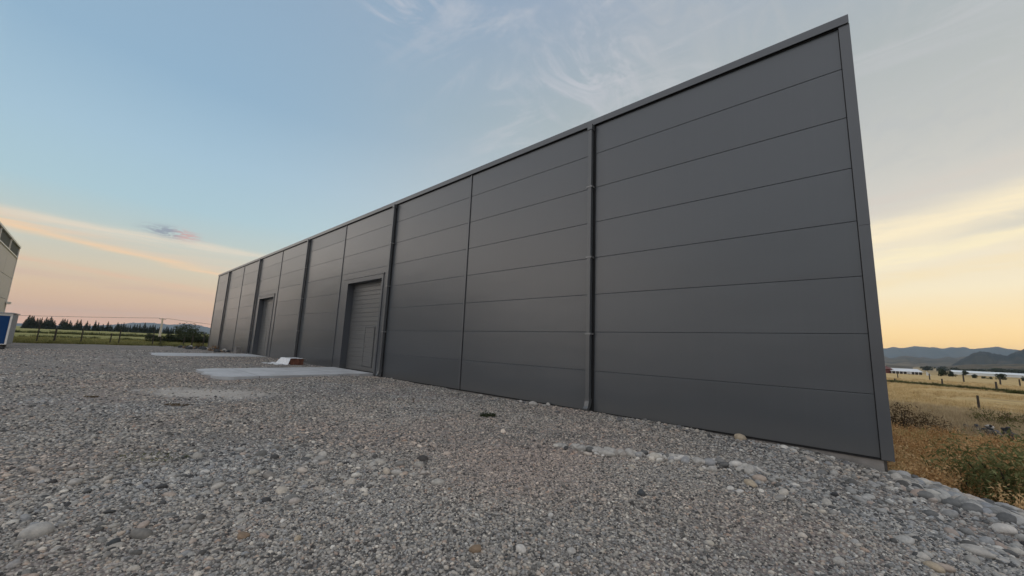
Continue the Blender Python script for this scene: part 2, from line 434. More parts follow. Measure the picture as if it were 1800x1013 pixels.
def leafmat(name, stops_, attr='INSTANCER', trans=.25):
    m, q, b = mat(name)
    if attr == 'INSTANCER':
        f = q.new('ShaderNodeAttribute', attribute_type='INSTANCER', attribute_name='tint').outputs['Fac']
    else:
        f = q.noise(q.new('ShaderNodeTexCoord').outputs['Object'], 1.7, 6, .75)
    c = q.ramp(f, stops_)
    q.put(b.inputs['Base Color'], c); b.inputs['Roughness'].default_value = .75; b.inputs['Specular IOR Level'].default_value = .2
    tr = q.new('ShaderNodeBsdfTranslucent'); q.put(tr.inputs[0], c)
    mx = q.new('ShaderNodeMixShader'); mx.inputs[0].default_value = trans
    q.l.new(b.outputs[0], mx.inputs[1]); q.l.new(tr.outputs[0], mx.inputs[2])
    q.l.new(mx.outputs[0], q.n['Material Output'].inputs[0])
    return m
M['dry'] = leafmat('dry_weed', [(0, (.30, .17, .075)), (.3, (.50, .30, .13)), (.6, (.66, .43, .21)), (.85, (.72, .52, .28)), (1, (.36, .32, .13))])
M['straw'] = leafmat('straw', [(0, (.38, .27, .12)), (.5, (.58, .43, .22)), (1, (.70, .56, .33))])
M['greygrass'] = leafmat('bleached_grass', [(0, (.30, .23, .13)), (.5, (.48, .37, .23)), (1, (.58, .47, .30))])
M['meadow'] = leafmat('meadow_grass', [(0, (.12, .13, .04)), (.5, (.24, .23, .08)), (1, (.33, .29, .12))])
M['green'] = leafmat('green_leaf', [(.3, (.08, .095, .035)), (.5, (.17, .19, .075)), (.7, (.33, .32, .15))], 'obj')
M['olive'] = leafmat('olive_leaf', [(.3, (.05, .06, .02)), (.5, (.11, .115, .035)), (.7, (.17, .16, .06))], 'obj')
M['darkleaf'] = leafmat('dark_leaf', [(.3, (.012, .018, .008)), (.5, (.03, .04, .016)), (.7, (.06, .07, .03))], 'obj', .1)
M['needle'] = leafmat('conifer_needles', [(.3, (.010, .016, .009)), (.5, (.022, .03, .016)), (.7, (.035, .045, .022))], 'obj', .05)
M['brownleaf'] = leafmat('brown_scrub', [(.3, (.05, .032, .018)), (.5, (.11, .075, .04)), (.7, (.17, .12, .065))], 'obj')
M['scrub'] = leafmat('scrub_leaf', [(0, (.03, .04, .014)), (.5, (.07, .08, .026)), (1, (.12, .12, .045))])

def hillmat(name, stops_, scale):
    m, q, b = mat(name)
    co = q.new('ShaderNodeTexCoord').outputs['Object']
    n = q.add(q.mul(q.noise(co, scale, 7, .65), .7), q.mul(q.noise(co, scale*5, 4, .6), .3))
    q.put(b.inputs['Base Color'], q.ramp(n, stops_)); b.inputs['Roughness'].default_value = 1; b.inputs['Specular IOR Level'].default_value = 0
    return m
M['hill_far'] = hillmat('far_ridge', [(.35, (.05, .06, .05)), (.65, (.12, .11, .085))], .0008)
M['hill_dark'] = hillmat('scrub_hills', [(.38, (.025, .03, .025)), (.55, (.06, .055, .04)), (.68, (.15, .115, .075))], .0022)
M['hill_mid'] = hillmat('middle_hills', [(.38, (.035, .042, .03)), (.5, (.11, .09, .06)), (.64, (.22, .165, .10))], .0022)

# ------------------------------------------------------------------ scatter of stuff (one object per kind)
def scatter(name, protos, P, rot, scl, tint, idx, label=None, hue=None):
    me = bpy.data.meshes.new(name); n = len(P)
    me.vertices.add(n); me.vertices.foreach_set('co', np.asarray(P, np.float32).ravel())
    for nm, ty, dat, key in (('rot', 'FLOAT_VECTOR', rot, 'vector'), ('scl', 'FLOAT_VECTOR', scl, 'vector'), ('tint', 'FLOAT', tint, 'value'), ('hue', 'FLOAT', np.full(n, .5) if hue is None else hue, 'value'), ('pick', 'INT', idx, 'value')):
        a = me.attributes.new(nm, ty, 'POINT'); a.data.foreach_set(key, np.asarray(dat, np.int32 if ty == 'INT' else np.float32).ravel())
    o = link(bpy.data.objects.new(name, me)); tag(o, label, None, None, 'stuff')
    ng = bpy.data.node_groups.new(name+'_nodes', 'GeometryNodeTree')
    ng.interface.new_socket('Geometry', in_out='INPUT', socket_type='NodeSocketGeometry')
    ng.interface.new_socket('Geometry', in_out='OUTPUT', socket_type='NodeSocketGeometry')
    g = NT(ng); gi = g.new('NodeGroupInput'); go = g.new('NodeGroupOutput')
    iop = g.new('GeometryNodeInstanceOnPoints'); g2i = g.new('GeometryNodeGeometryToInstance')
    for p in reversed(protos):
        oi = g.new('GeometryNodeObjectInfo'); oi.inputs['Object'].default_value = p
        g.l.new(oi.outputs['Geometry'], g2i.inputs[0])
    def na(nm, ty):
        x = g.new('GeometryNodeInputNamedAttribute', data_type=ty); x.inputs[0].default_value = nm; return x.outputs[0]
    g.l.new(gi.outputs[0], iop.inputs['Points']); g.l.new(g2i.outputs[0], iop.inputs['Instance'])
    iop.inputs['Pick Instance'].default_value = True
    g.l.new(na('pick', 'INT'), iop.inputs['Instance Index'])
    er = g.new('FunctionNodeEulerToRotation'); g.l.new(na('rot', 'FLOAT_VECTOR'), er.inputs[0]); g.l.new(er.outputs[0], iop.inputs['Rotation'])
    g.l.new(na('scl', 'FLOAT_VECTOR'), iop.inputs['Scale'])
    g.l.new(iop.outputs[0], go.inputs[0])
    o.modifiers.new('scatter', 'NODES').node_group = ng
    return o

def rock_shape(seed, sub=2, flat=.62, rough=.13, angular=0.):
    V, F = ico(sub); r = np.random.default_rng(seed)
    D = np.zeros(len(V))
    for _ in range(7):
        a = r.normal(size=3); a /= np.linalg.norm(a); D += r.uniform(.3, 1)*np.sin(V@a*r.uniform(1.2, 3.4)+r.uniform(0, 6.3))
    D = D/np.abs(D).max()*rough
    W = V*(1+D)[:, None]
    for _ in range(4 + int(angular*5)):                     # worn facets
        a = r.normal(size=3); a /= np.linalg.norm(a); h = r.uniform(.72, .92) - .2*angular; s = W@a
        W = W - np.outer(np.clip(s-h, 0, None)*(.75+.2*angular), a)
    return W*np.array([1, r.uniform(.62, .9), flat*r.uniform(.75, 1.15)]), F
def rock_obj(name, seed, mt, **kw):
    V, F = rock_shape(seed, **kw); return mesh_np(name, V, F, mt, smooth=True, do_link=False)

# ------------------------------------------------------------------ ground and gravel yard
def gridmesh(name, xs, ys, fn, mt):
    X, Y = np.meshgrid(xs, ys); Z = fn(X, Y); nx, ny = len(xs), len(ys)
    V = np.stack([X.ravel(), Y.ravel(), Z.ravel()], 1)
    F = [(j*nx+i, j*nx+i+1, (j+1)*nx+i+1, (j+1)*nx+i) for j in range(ny-1) for i in range(nx-1)]
    return mesh_np(name, V, F, mt, smooth=True)
def geo(c, lo, hi_, step, grow=1.09):
    a = [c]; s = step
    while a[-1] < hi_: a.append(a[-1]+s); s *= grow
    b_ = [c]; s = step
    while b_[-1] > lo: b_.append(b_[-1]-s); s *= grow
    return np.array(sorted(set(a+b_)))
g = gridmesh('ground', geo(-20, -13000, 13000, 2.), geo(0, -13000, 13000, 1.), field_z, M['field'])
tag(g, None, None, None, 'structure')
xs = np.concatenate([np.arange(-59, -14, .5), np.arange(-14, 4, .12), np.arange(4, 22, .6)])
ys = np.concatenate([np.arange(-45, -10, 1.), np.arange(-10, 3.6, .12)])
yard = gridmesh('gravel_ground', xs, ys, pad_z, M['gravel'])
tag(yard, None, None, None, 'structure')

# loose stones lying on the yard
protos_big = [rock_obj('stone_shape', 10+k, M['stone'], sub=2, flat=.6, rough=.12) for k in range(6)]
protos_sm = [rock_obj('pebble_shape', 40+k, M['stone'], sub=1, flat=.65, rough=.1) for k in range(6)]
def in_view(x, y, margin=6):
    a = np.degrees(np.arctan2(x-CAM.x, y-CAM.y)); return (a < 14+margin+8) & (a > -101-margin)
def lownoise(x, y, s, seed):
    r = np.random.default_rng(seed); v = 0
    for _ in range(6):
        a = r.uniform(0, 6.3); k = s*r.uniform(.6, 1.7); v = v+np.sin((x*math.cos(a)+y*math.sin(a))*k+r.uniform(0, 6.3))
    return v/6
def ok_place(x, y):
    inside = (y < -.07) | ((x > .06) & (y < 2.6))
    ap1 = (x > -21.0) & (x < -16.5) & (y > -5.9); ap2 = (x > -37) & (x < -31.9) & (y > -6)
    return inside & ~ap1 & ~ap2
P, RO, SC, TI, IX = [], [], [], [], []
def lay(n, dens_fn, size_lo, size_hi, rmax, rmin=0., small=True, sink=.25, power=2.):
    """throw n stones over the sector in front of the camera, keep them by density"""
    a = rng.uniform(R(-107), R(28), n); rr = np.sqrt(rng.uniform(rmin**2, rmax**2, n))
    x = CAM.x+np.sin(a)*rr; y = CAM.y+np.cos(a)*rr
    keep = ok_place(x, y) & (rng.uniform(size=n) < dens_fn(x, y, rr)); x, y, rr = x[keep], y[keep], rr[keep]; k = len(x)
    s = size_lo+(size_hi-size_lo)*rng.uniform(size=k)**power
    z = pad_z(x, y)+s*(.62*.5-sink)
    P.append(np.stack([x, y, z], 1)); SC.append(np.stack([s, s*rng.uniform(.8, 1.1, k), s*rng.uniform(.8, 1.15, k)], 1))
    RO.append(np.stack([rng.normal(0, .28, k), rng.normal(0, .28, k), rng.uniform(0, 6.3, k)], 1))
    TI.append(rng.uniform(0, 1, k)); IX.append(rng.integers(0, 6, k)+(6 if small else 0))
    return k
coarse = lambda x, y: np.clip(sst(x+.35*y, -2.9, .3) + .75*sst(lownoise(x, y, .9, 3), .05, .5)*sst(-x, 3.2, 4.5)*sst(-y, 4.5, 6.5) + .9*np.exp(-(segdist(x, y, *BERM)/.35)**2)
                              + .7*sst(y, -.9, -.2)*sst(x, -9, -3), 0, 1)
fine = lambda x, y: .55+.45*sst(lownoise(x, y, 1.4, 5), -.3, .3)
pale_patch = lambda x, y: 1-.85*((((x+13.4)*.73+(y+6.4)*.68)/2.0)**2+((-(x+13.4)*.68+(y+6.4)*.73)/.75)**2 < rng.uniform(.35, 1.4, x.shape))
cnt = [lay(120000, lambda x, y, r: fine(x, y), .009, .022, 6.5, 2.2),
       lay(95000, lambda x, y, r: fine(x, y)*.85, .012, .030, 11., 2.2),
       lay(70000, lambda x, y, r: (1-.5*coarse(x, y))*pale_patch(x, y), .020, .042, 20., 8.),
       lay(40000, lambda x, y, r: pale_patch(x, y), .028, .055, 42., 16.),
       lay(26000, lambda x, y, r: .035+.9*coarse(x, y), .020, .046, 13., 2., False),
       lay(9000, lambda x, y, r: 0.006+.62*coarse(x, y)**1.6, .036, .09, 12., 2., False, .2)]
print('stones', cnt)
# the crest and slope beside the corner is all cobbles
n = 5200
x = rng.uniform(.0, 5, n); y = -.9+3.2*rng.uniform(size=n)**1.1; s = .04+.085*rng.uniform(size=n)**2.2
kk = ok_place(x, y); x, y, s = x[kk], y[kk], s[kk]; n = len(x)
P.append(np.stack([x, y, pad_z(x, y)+s*.12], 1)); SC.append(np.stack([s, s, s], 1)); RO.append(np.stack([rng.normal(0, .3, n), rng.normal(0, .3, n), rng.uniform(0, 6.3, n)], 1))
TI.append(rng.uniform(.05, .95, n)); IX.append(rng.integers(0, 6, n))
def hue_at(P_):
    x, y = P_[:, 0], P_[:, 1]
    h = .5+.55*lownoise(x, y, .75, 21)+.35*lownoise(x, y, 2.1, 22)
    h = h+.30*np.exp(-(((x+4.2)/2.)**2+((y+4.6)/1.3)**2))-.30*np.exp(-(((x+6.8)/1.8)**2+((y+7.6)/1.2)**2))-.3*sst(x, -1.5, 1.)
    return np.clip(h+rng.normal(0, .12, len(x)), 0, 1)
scatter('gravel', protos_big+protos_sm, np.concatenate(P), np.concatenate(RO), np.concatenate(SC), np.concatenate(TI), np.concatenate(IX), None, hue_at(np.concatenate(P)))

# ------------------------------------------------------------------ aprons
def apron(x0, x1, y0, seed):
    r = random.Random(seed); pts = []
    rad = .7
    pts += [(x1, .02), (x0, .02)]
    for k in range(14): pts.append((x0+r.uniform(-.08, .08), -.3+(y0+rad+.3)*k/13))
    for k in range(1, 7): a = math.pi+k*math.pi/2/7; pts.append((x0+rad+rad*math.cos(a), y0+rad+rad*math.sin(a)))
    for k in range(10): pts.append((x0+rad+(x1-x0-2*rad)*k/9, y0+r.uniform(-.10, .10)))
    for k in range(1, 7): a = 1.5*math.pi+k*math.pi/2/7; pts.append((x1-rad+rad*math.cos(a), y0+rad+rad*math.sin(a)))
    for k in range(14): pts.append((x1+r.uniform(-.08, .08), y0+rad+(-.3-y0-rad)*k/13))
    n = len(pts); zt, zb = .085, -.25
    V = [(x, y, zt) for x, y in pts]+[(x, y, zb) for x, y in pts]
    F = [tuple(range(n))]+[(k, n+k, n+(k+1) % n, (k+1) % n) for k in range(n)]
    o = mesh_np('concrete_slab', V, F, M['apron']); tag(o, None, None, None, 'structure'); return o
apron(-20.85, -16.62, -5.75, 1); apron(-36.9, -32.1, -5.9, 2)

# ------------------------------------------------------------------ warehouse
L1, LB, LE = 5.43, 5.212, 5.28
BX = [0.]+[-(L1+LB*k) for k in range(9)]+[-(L1+LB*8+LE)]           # bay lines 0..10
H = 8.04; GAP = .0065
wh = empty('warehouse'); tag(wh, 'long windowless anthracite warehouse of flat wall panels with two roller doors', 'warehouse')
DOORS = {3: 0, 6: 1}
def door_span(k): xl = BX[k+1]; return xl+.96, xl+4.44                # clear opening left/right
wall = MB()
for k in range(10):
    xr, xl = BX[k]-(.02 if k else .05), BX[k+1]+.02
    for r_ in range(8):
        z0, z1 = r_*1.+GAP/2, (r_+1)*1.-GAP/2
        if r_ == 0: z0 = 0.
        if r_ == 7: z1 = 7.9
        spans = [(xl, xr, z0, z1)]
        if k in DOORS:
            a, b_ = door_span(k)
            if r_ < 4: spans = [(xl, a-.02, z0-(GAP if r_ else 0), z1), (b_+.02, xr, z0-(GAP if r_ else 0), z1)]
            elif r_ == 4: spans = [(xl, a-.02, z0-GAP, 4.47), (b_+.02, xr, z0-GAP, 4.47), (xl, xr, 4.47, z1)]
        for (a0, a1, c0, c1) in spans:
            ch = .006
            prof = [(0.004, c0), (0., c0+ch), (0., c1-ch), (0.004, c1), (.06, c1), (.06, c0)]
            wall.prism(prof, 'x', a0, a1)
wall.build('wall', M['panel'], wh)
core = MB()
for k in range(10):
    if k in DOORS:
        a, b_ = door_span(k)
        core.box(BX[k+1], a-.03, .03, .09, 0, 7.85); core.box(b_+.03, BX[k], .03, .09, 0, 7.85); core.box(a-.03, b_+.03, .03, .09, 4.5, 7.85)
    else: core.box(BX[k+1], BX[k], .03, .09, .0, 7.85)
core.build('panel_backing', M['dark'], wh)
# the other three sides and the roof
bk = MB(); DEP = 26.
bk.box(BX[10], BX[10]+.08, .1, DEP, -.1, 7.9); 
for r_ in range(8):
    for ya, yb in ((.1, 8.6), (8.62, 17.2), (17.22, DEP)): bk.box(-.08, -.004, ya, yb, r_+(.004 if r_ else 0), r_+.996 if r_ < 7 else 7.9)
MB().box(-.12, -.082, .1, DEP-.1, 0, 7.85).build('panel_backing', M['dark'], wh)
cp = MB(); cp.box(-.3, .032, .302, DEP+.03, 7.866, 8.04); cp.build('parapet_cap', M['trim'], wh)
bk.box(BX[10]+.08, -.13, DEP-.08, DEP, 0, 7.9)
bk.build('outer_wall', M['panel'], wh)
MB().box(BX[10]+.08, -.13, .1, DEP-.08, 7.55, 7.65).build('roof', M['roof_white'], wh)
pl = MB(); pl.box(BX[3], -.10, .035, .25, -1.9, -.012); pl.box(-.3, -.06, .26, DEP-.1, -2.6, -.012); pl.box(BX[10]+.1, BX[3]-.01, .035, .25, -1., -.012)
pl.build('plinth', M['concrete'], wh)
MB().box(BX[10], -.03, .012, .034, -.035, -.001).build('base_shade_strip', M['dark'], wh)  # dark strip standing in for the shadow under the panel edge
# parapet cap in lengths
cap = MB(); xx = BX[10]-.02
for x1_ in [BX[9]+1., BX[7]+.6, BX[5]+1.2, BX[4]-.4, BX[2]+1.5, BX[1]+.35, .03]:
    cap.prism([(-.075, 7.865), (-.075, 8.035), (-.07, 8.04), (.3, 8.055), (.3, 7.98), (-.06, 7.97), (-.06, 7.865)], 'x', xx, x1_-.004); xx = x1_
cap.build('parapet_cap', M['trim'], wh)
MB().box(BX[10]+.05, -.12, -.02, .0-.002, 7.842, 7.90).build('cap_shade_strip', M['dark'], wh)  # dark strip painted as the shadow below the cap
ct = MB(); ct.prism([(-.127, -.04), (-.127, -.004), (-.004, -.004), (.0, .0), (.0, .2), (.03, .2), (.03, -.04)], 'z', -.02, 3.9)
ct.prism([(-.127, -.0425), (-.127, -.004), (-.004, -.004), (.0, .0), (.0, .2), (.0325, .2), (.0325, -.0425)], 'z', 3.9, 7.864)
ct.build('corner_trim', M['trim'], wh, .004)
MB().box(-.140, -.128, -.006, -.0012, 0., 7.8).build('corner_trim_gap', M['dark'], wh)
ct = MB(); ct.prism([(BX[10]-.03, -.04), (BX[10]-.03, .2), (BX[10]-.002, .2), (BX[10]-.002, -.004), (BX[10]+.12, -.004), (BX[10]+.12, -.04)], 'z', -.1, 7.864)
ct.build('corner_trim', M['trim'], wh, .004)
for k in (2, 4, 6, 8):
    MB().prism([(BX[k]-.065, -.002), (BX[k]-.06, -.028), (BX[k]+.012, -.028), (BX[k]+.017, -.002)], 'z', 0., 7.86).build('joint_trim', M['trim'], wh)
    MB().box(BX[k]+.020, BX[k]+.044, -.003, -.0012, 0., 7.86).build('joint_strip', M['dark'], wh)
for k in (1, 3, 5, 7, 9):
    x = BX[k]; cx = x-.07
    MB().box(x-.10, x+.045, -.004, -.0012, 0., 7.86).build('joint_strip', M['dark'], wh)  # dark strip over the joint, showing right of the pipe
    dp = MB(); dp.prism([(cx-.055, -.155), (cx-.055, -.035), (cx+.055, -.035), (cx+.055, -.155)], 'z', .25, 7.78)
    dpo = dp.build('downpipe', M['pipe'], wh, .01)
    MB().box(cx-.075, cx+.075, -.17, -.0015, 7.70, 7.864).build('outlet', M['pipe'], dpo, .006)
    for z in (6., 4., 1.95):
        br = MB(); br.box(cx-.062, cx+.062, -.163, -.157, z-.02, z+.02); br.box(cx-.085, cx-.062, -.163, -.002, z-.02, z+.02); br.box(cx+.062, cx+.085, -.163, -.002, z-.02, z+.02)
        br.build('pipe_bracket', M['steel'], dpo)
    sh = MB(); sh.prism([(-.165, .25), (-.165, .30), (-.025, .30), (-.025, .25), (-.06, .14), (-.12, .06), (-.24, .02), (-.25, .07), (-.20, .12)], 'x', cx-.062, cx+.062)
    sh.build('pipe_shoe', M['pipe'], dpo)
for k in DOORS:
    a, b_ = door_span(k)
    fr = MB(); o_ = .10
    fr.box(a-.42, a, -.03, -.0015, 0., 4.66); fr.box(b_, b_+.14, -.03, -.0015, 0., 4.66); fr.box(a, b_, -.03, -.0015, 4.45, 4.66)
    fr.box(a-.46, b_+.18, -.05, -.0015, 4.662, 4.70)
    fro = fr.build('door_frame', M['trim'], wh, .004)
    rv = MB(); rv.box(a-.012, a-.001, -.002, .36, 0., 4.45); rv.box(b_+.001, b_+.012, -.002, .36, 0., 4.45); rv.box(a, b_, -.002, .36, 4.451, 4.465)
    rv.build('door_reveal', M['trim'], fro)
    # sectional door leaf with pressed ribs
    prof = []; z = .07; n_ = 20; st = (4.45-z)/n_
    for i in range(n_):
        z0 = z+i*st; sec = (i % 2 == 0); dpt = .016 if sec else .009
        prof += [(.32+dpt, z0), (.32, z0+.016), (.32, z0+st-.016), (.32+dpt, z0+st-.001)]
    prof += [(.37, 4.45), (.37, z)]
    lf = MB().prism(prof, 'x', a+.002, b_-.002).build('roller_door', M['door'], wh)
    w0, w1 = a+1.72, a+2.64
    wd = MB(); wd.box(w0+.035, w1-.035, .302, .3185, .30, 2.16)
    prof = []; st2 = 1.86/8
    wdo = MB()
    pr = []
    for i in range(8):
        z0 = .30+i*st2; pr += [(.313, z0), (.300, z0+.016), (.300, z0+st2-.016), (.313, z0+st2-.001)]
    pr += [(.3195, 2.16), (.3195, .30)]
    wdo = MB().prism(pr, 'x', w0+.03, w1-.045).build('wicket_door', M['door'], lf)
    wf = MB(); wf.box(w0-.02, w0+.018, .296, .3198, .26, 2.21); wf.box(w1-.02, w1+.02, .296, .3198, .26, 2.21); wf.box(w0+.018, w1-.02, .296, .3198, 2.172, 2.21); wf.box(w0+.018, w1-.02, .296, .3198, .26, .288)
    wf.build('wicket_frame', M['pipe'], lf)
    MB().box(w1-.045, w1-.02, .312, .3199, .288, 2.172).build('hinge_shade', M['dark'], lf)  # dark fill for the shadow along the hinge side
    hd = MB(); hd.box(w0+.07, w0+.11, .288, .300, 1.12, 1.30); hd.box(w0+.075, w0+.19, .262, .276, 1.22, 1.245); hd.box(w0+.08, w0+.10, .275, .289, 1.222, 1.243)
    hd.build('handle', M['steel'], wdo)
    MB().box(a+.002, b_-.002, .33, .36, .03, .069).build('door_seal', M['dark'], lf)

# ------------------------------------------------------------------ pale building at the left
nb = empty('warehouse_pale'); nb.name = 'factory_building'
tag(nb, 'pale beige industrial building with dark clerestory panes under its eaves', 'building')
NY = -15.5; NX = [-71.0+6.75*k for k in range(5)]; NH = 10.5
w_ = MB()
for k in range(4):
    for zz0, zz1 in ((-.1, 2.07), (2.11, 4.40), (4.44, 6.75), (6.79, 9.12)):
        w_.box(NX[k]+.03, NX[k+1]-.03, NY-.2, NY, zz0, zz1)
w_.box(NX[0], NX[4], NY-18, NY-.21, -.2, 10.2)
w_.build('wall', M['beige'], nb)
fm = MB(); fm.box(NX[0]-.1, NX[4]+.1, NY-.2, NY+.08, 9.125, 9.25); fm.box(NX[0]-.1, NX[4]+.1, NY-.3, NY+.12, 10.32, NH)
for k in range(5): fm.box(NX[k]-.09, NX[k]+.09, NY-.2, NY+.07, 9.252, 10.318)
fm.build('window_frame', M['white_trim'], nb)
for k in range(4): MB().box(NX[k]+.092, NX[k+1]-.092, NY-.15, NY-.02, 9.252, 10.318).build('window_pane', M['dark_glass'], nb)
for k in range(1, 4): MB().box(NX[k]-.029, NX[k]+.029, NY-.2, NY-.05, 0, 9.12).build('joint_strip', M['dark'], nb)
MB().box(NX[0]-.12, NX[0]-.002, NY-.2, NY+.06, -.1, 9.12).build('corner_trim', M['white_trim'], nb)
MB().box(NX[0]-.3, NX[0]+.6, NY+.061, NY+.35, 3.9, 4.15).build('lamp_bracket', M['white_trim'], nb)
MB().box(NX[0], NX[4], NY-18, NY-.31, 10.21, 10.4).build('roof', M['roof_white'], nb)

# ------------------------------------------------------------------ blue site cabin on a drawbar
cb = empty('site_cabin', (-42., -12.38, 0.)); tag(cb, 'blue site cabin with white edges and a grey side standing before the pale building', 'cabin')
CW, CL, z0, z1 = 2.1, 3.2, .28, 2.32
MB().box(-CL, -.03, -CW+.03, -.03, z0, z1-.02).build('body', M['cabin_grey'], cb)
MB().box(-.028, .0, -CW+.14, -.10, z0+.05, z1-.165).build('end_panel', M['cabin_blue'], cb)
fm = MB(); fm.box(-.05, .03, -.085, .0, z0, z1-.155); fm.box(-.05, .03, -CW, -CW+.13, z0, z1-.155); fm.box(-.05, .03, -CW, .0, z1-.15, z1); fm.box(-.05, .03, -CW+.131, -.086, z0, z0+.045)
fm.build('end_frame', M['white_trim'], cb)
MB().box(-CL-.05, .12, -CW-.04, .05, z1+.002, z1+.06).build('roof', M['cabin_grey'], cb)
sd = MB()
for k in range(10): sd.box(-.35-k*.29, -.2-k*.29, -.028, .0, z0+.05, z1-.05)
sd.build('side_ribs', M['cabin_grey'], cb)
for yy in (-.35, -CW+.35):
    for x_ in (-.7, -2.5):
        MB().box(x_-.15, x_+.15, yy-.15, yy+.15, -.02, z0-.002).build('support_block', M['concrete'], cb)
MB().tube([(-.1, -1.7, .32), (.7, -.9, .22), (1.5, -.05, .13), (2.0, .1, .10)], .07).tube([(1.35, -.15, .13), (1.4, -.15, -.0)], .05).build('drawbar', M['dark'], cb)

# ------------------------------------------------------------------ foliage builders
def leaf_cloud(n, fn, size, seed, flat=.6, tri=False):
    """many small leaf faces through a volume"""
    r = np.random.default_rng(seed); V, F = [], []
    for k in range(n):
        p = fn(r); s = size*r.uniform(.6, 1.4)
        a = r.normal(size=3); a /= np.linalg.norm(a); b2 = np.cross(a, r.normal(size=3)); b2 /= np.linalg.norm(b2)
        i = len(V); V += [p-a*s, p+b2*s*flat*.5, p+a*s, p-b2*s*flat*.5]; F.append((i, i+1, i+2, i+3))
    return V, F
def clumped(r, centres, rad):
    c = centres[r.integers(len(centres))]; v = r.normal(size=3); v /= np.linalg.norm(v)
    return np.array(c[:3])+v*np.array([1, 1, .85])*c[3]*rad*r.uniform(.35, 1.)**.6
def conifer(name, h, seed, loc):
    r = np.random.default_rng(seed); root = empty(name, loc)
    MB().tube([(0, 0, -.3), (0, 0, h*.4), (0, 0, h*.96)], [h*.022, h*.016, h*.004], 5).build('trunk', M['bark'], root)
    V, F = [], []; lean = r.normal(0, .02, 2); tiers = 15; wdt = r.uniform(.24, .32)
    for ti in range(tiers):
        q = ti/(tiers-1); z = h*(.06+.9*q); rad = h*wdt*(1-q)**.8*r.uniform(.75, 1.15)+h*.012
        nb_ = int(15-7*q)
        for j in range(nb_):
            a = r.uniform(0, 6.3); L = rad*r.uniform(.6, 1.2); dr = L*r.uniform(.25, .55); wd = h*.085*(1.1-q*.7)
            c = np.array([lean[0]*z, lean[1]*z, z]); tip = c+np.array([math.cos(a)*L, math.sin(a)*L, -dr]); sd_ = np.array([-math.sin(a), math.cos(a), 0])*wd
            m_ = c*.45+tip*.55+np.array([0, 0, h*.02]); i = len(V)
            V += [c+np.array([0, 0, h*.03]), m_+sd_, tip, m_-sd_, m_+np.array([0, 0, -h*.045])]; F += [(i, i+1, i+2), (i, i+2, i+3), (i+1, i+4, i+2), (i+3, i+2, i+4)]
    i = len(V); top = np.array([lean[0]*h, lean[1]*h, h]); V += [top, top+np.array([h*.02, 0, -h*.1]), top+np.array([-h*.02, .01, -h*.1])]; F.append((i, i+1, i+2))
    mesh_np('crown', V, F, M['needle'], root); return root
def broadleaf(name, h, wid, seed, loc, mt, nleaf=900, low=.25, leaf=.05):
    r = np.random.default_rng(seed); root = empty(name, loc)
    tb = MB().tube([(0, 0, -.3), (.02*h, 0, h*.25), (0, .02*h, h*.55)], [h*.04, h*.03, h*.012], 6)
    cen = []
    for k in range(9):
        a = r.uniform(0, 6.3); rr_ = wid*.5*r.uniform(.15, .75); z = h*r.uniform(low+.1, .86); cen.append((math.cos(a)*rr_, math.sin(a)*rr_, z, wid*.5*r.uniform(.32, .55)))
        tb.tube([(0, 0, h*.2), (math.cos(a)*rr_*.5, math.sin(a)*rr_*.5, h*.2+(z-h*.2)*.6), (math.cos(a)*rr_, math.sin(a)*rr_, z)], [h*.018, h*.012, h*.004], 4)
    tb.build('trunk', M['bark'], root)
    def pt(rg):
        p = clumped(rg, cen, 1.); p[2] = max(p[2], h*low*.4); return p
    V, F = leaf_cloud(nleaf, pt, h*leaf, seed+1, .8)
    mesh_np('crown', V, F, mt, root); return root
def shrub(name, wx, wy, h, seed, loc, mt, n, leaf, stems=9, rz=0.):
    r = np.random.default_rng(seed); root = empty(name, loc, rz); tb = MB(); cen = []
    for k in range(stems):
        a = r.uniform(0, 6.3); q = r.uniform(.1, 1)**.6; ex, ey = math.cos(a)*wx*.42*q, math.sin(a)*wy*.42*q; z = h*r.uniform(.45, .9)*(1-.35*q)
        tb.tube([(ex*.15, ey*.15, -.1), (ex*.6, ey*.6, z*.6), (ex, ey, z)], [h*.012, h*.009, h*.004], 4); cen.append((ex, ey, z*.85, h*r.uniform(.22, .36)))
        cen.append((ex*.8, ey*.8, z*.45, h*.3))
    tb.build('stem', M['bark'], root)
    V, F = leaf_cloud(n, lambda rg: (lambda p: np.array([p[0], p[1], max(p[2], .02)]))(clumped(rg, cen, 1.)), leaf, seed+5, .55)
    mesh_np('foliage', V, F, mt, root); return root
def tuft(seed, nblade, h, spread, wid, mt, heads=False, lean=.5):
    r = np.random.default_rng(seed); V, F = [], []
    for k in range(nblade):
        a = r.uniform(0, 6.3); b0 = np.array([math.cos(a), math.sin(a), 0])*spread*r.uniform(0, 1); hh = h*r.uniform(.5, 1.1)
        dr = np.array([math.cos(a+r.normal(0, .7)), math.sin(a+r.normal(0, .7)), 0])*hh*lean*r.uniform(.2, 1); sd_ = np.array([-dr[1], dr[0], 0]); sd_ = sd_/(np.linalg.norm(sd_)+1e-6)*wid
        p1 = b0+dr*.3+np.array([0, 0, hh*.55]); p2 = b0+dr+np.array([0, 0, hh*(1-.15*lean)]); i = len(V)
        V += [b0-sd_, b0+sd_, p1+sd_*.8, p1-sd_*.8, p2]; F += [(i, i+1, i+2, i+3), (i+3, i+2, i+4)]
        if heads:
            for j in range(7):
                c = p1+(p2-p1)*r.uniform(.2, 1)+r.normal(size=3)*h*.05; s = h*.019*r.uniform(.6, 1.6); u = r.normal(size=3); u /= np.linalg.norm(u); v = np.cross(u, r.normal(size=3)); v /= np.linalg.norm(v); i = len(V)
                V += [c-u*s*1.6, c+v*s*.6, c+u*s*1.6, c-v*s*.6]; F.append((i, i+1, i+2, i+3))
    return mesh_np('tuft_shape', V, F, mt, do_link=False)
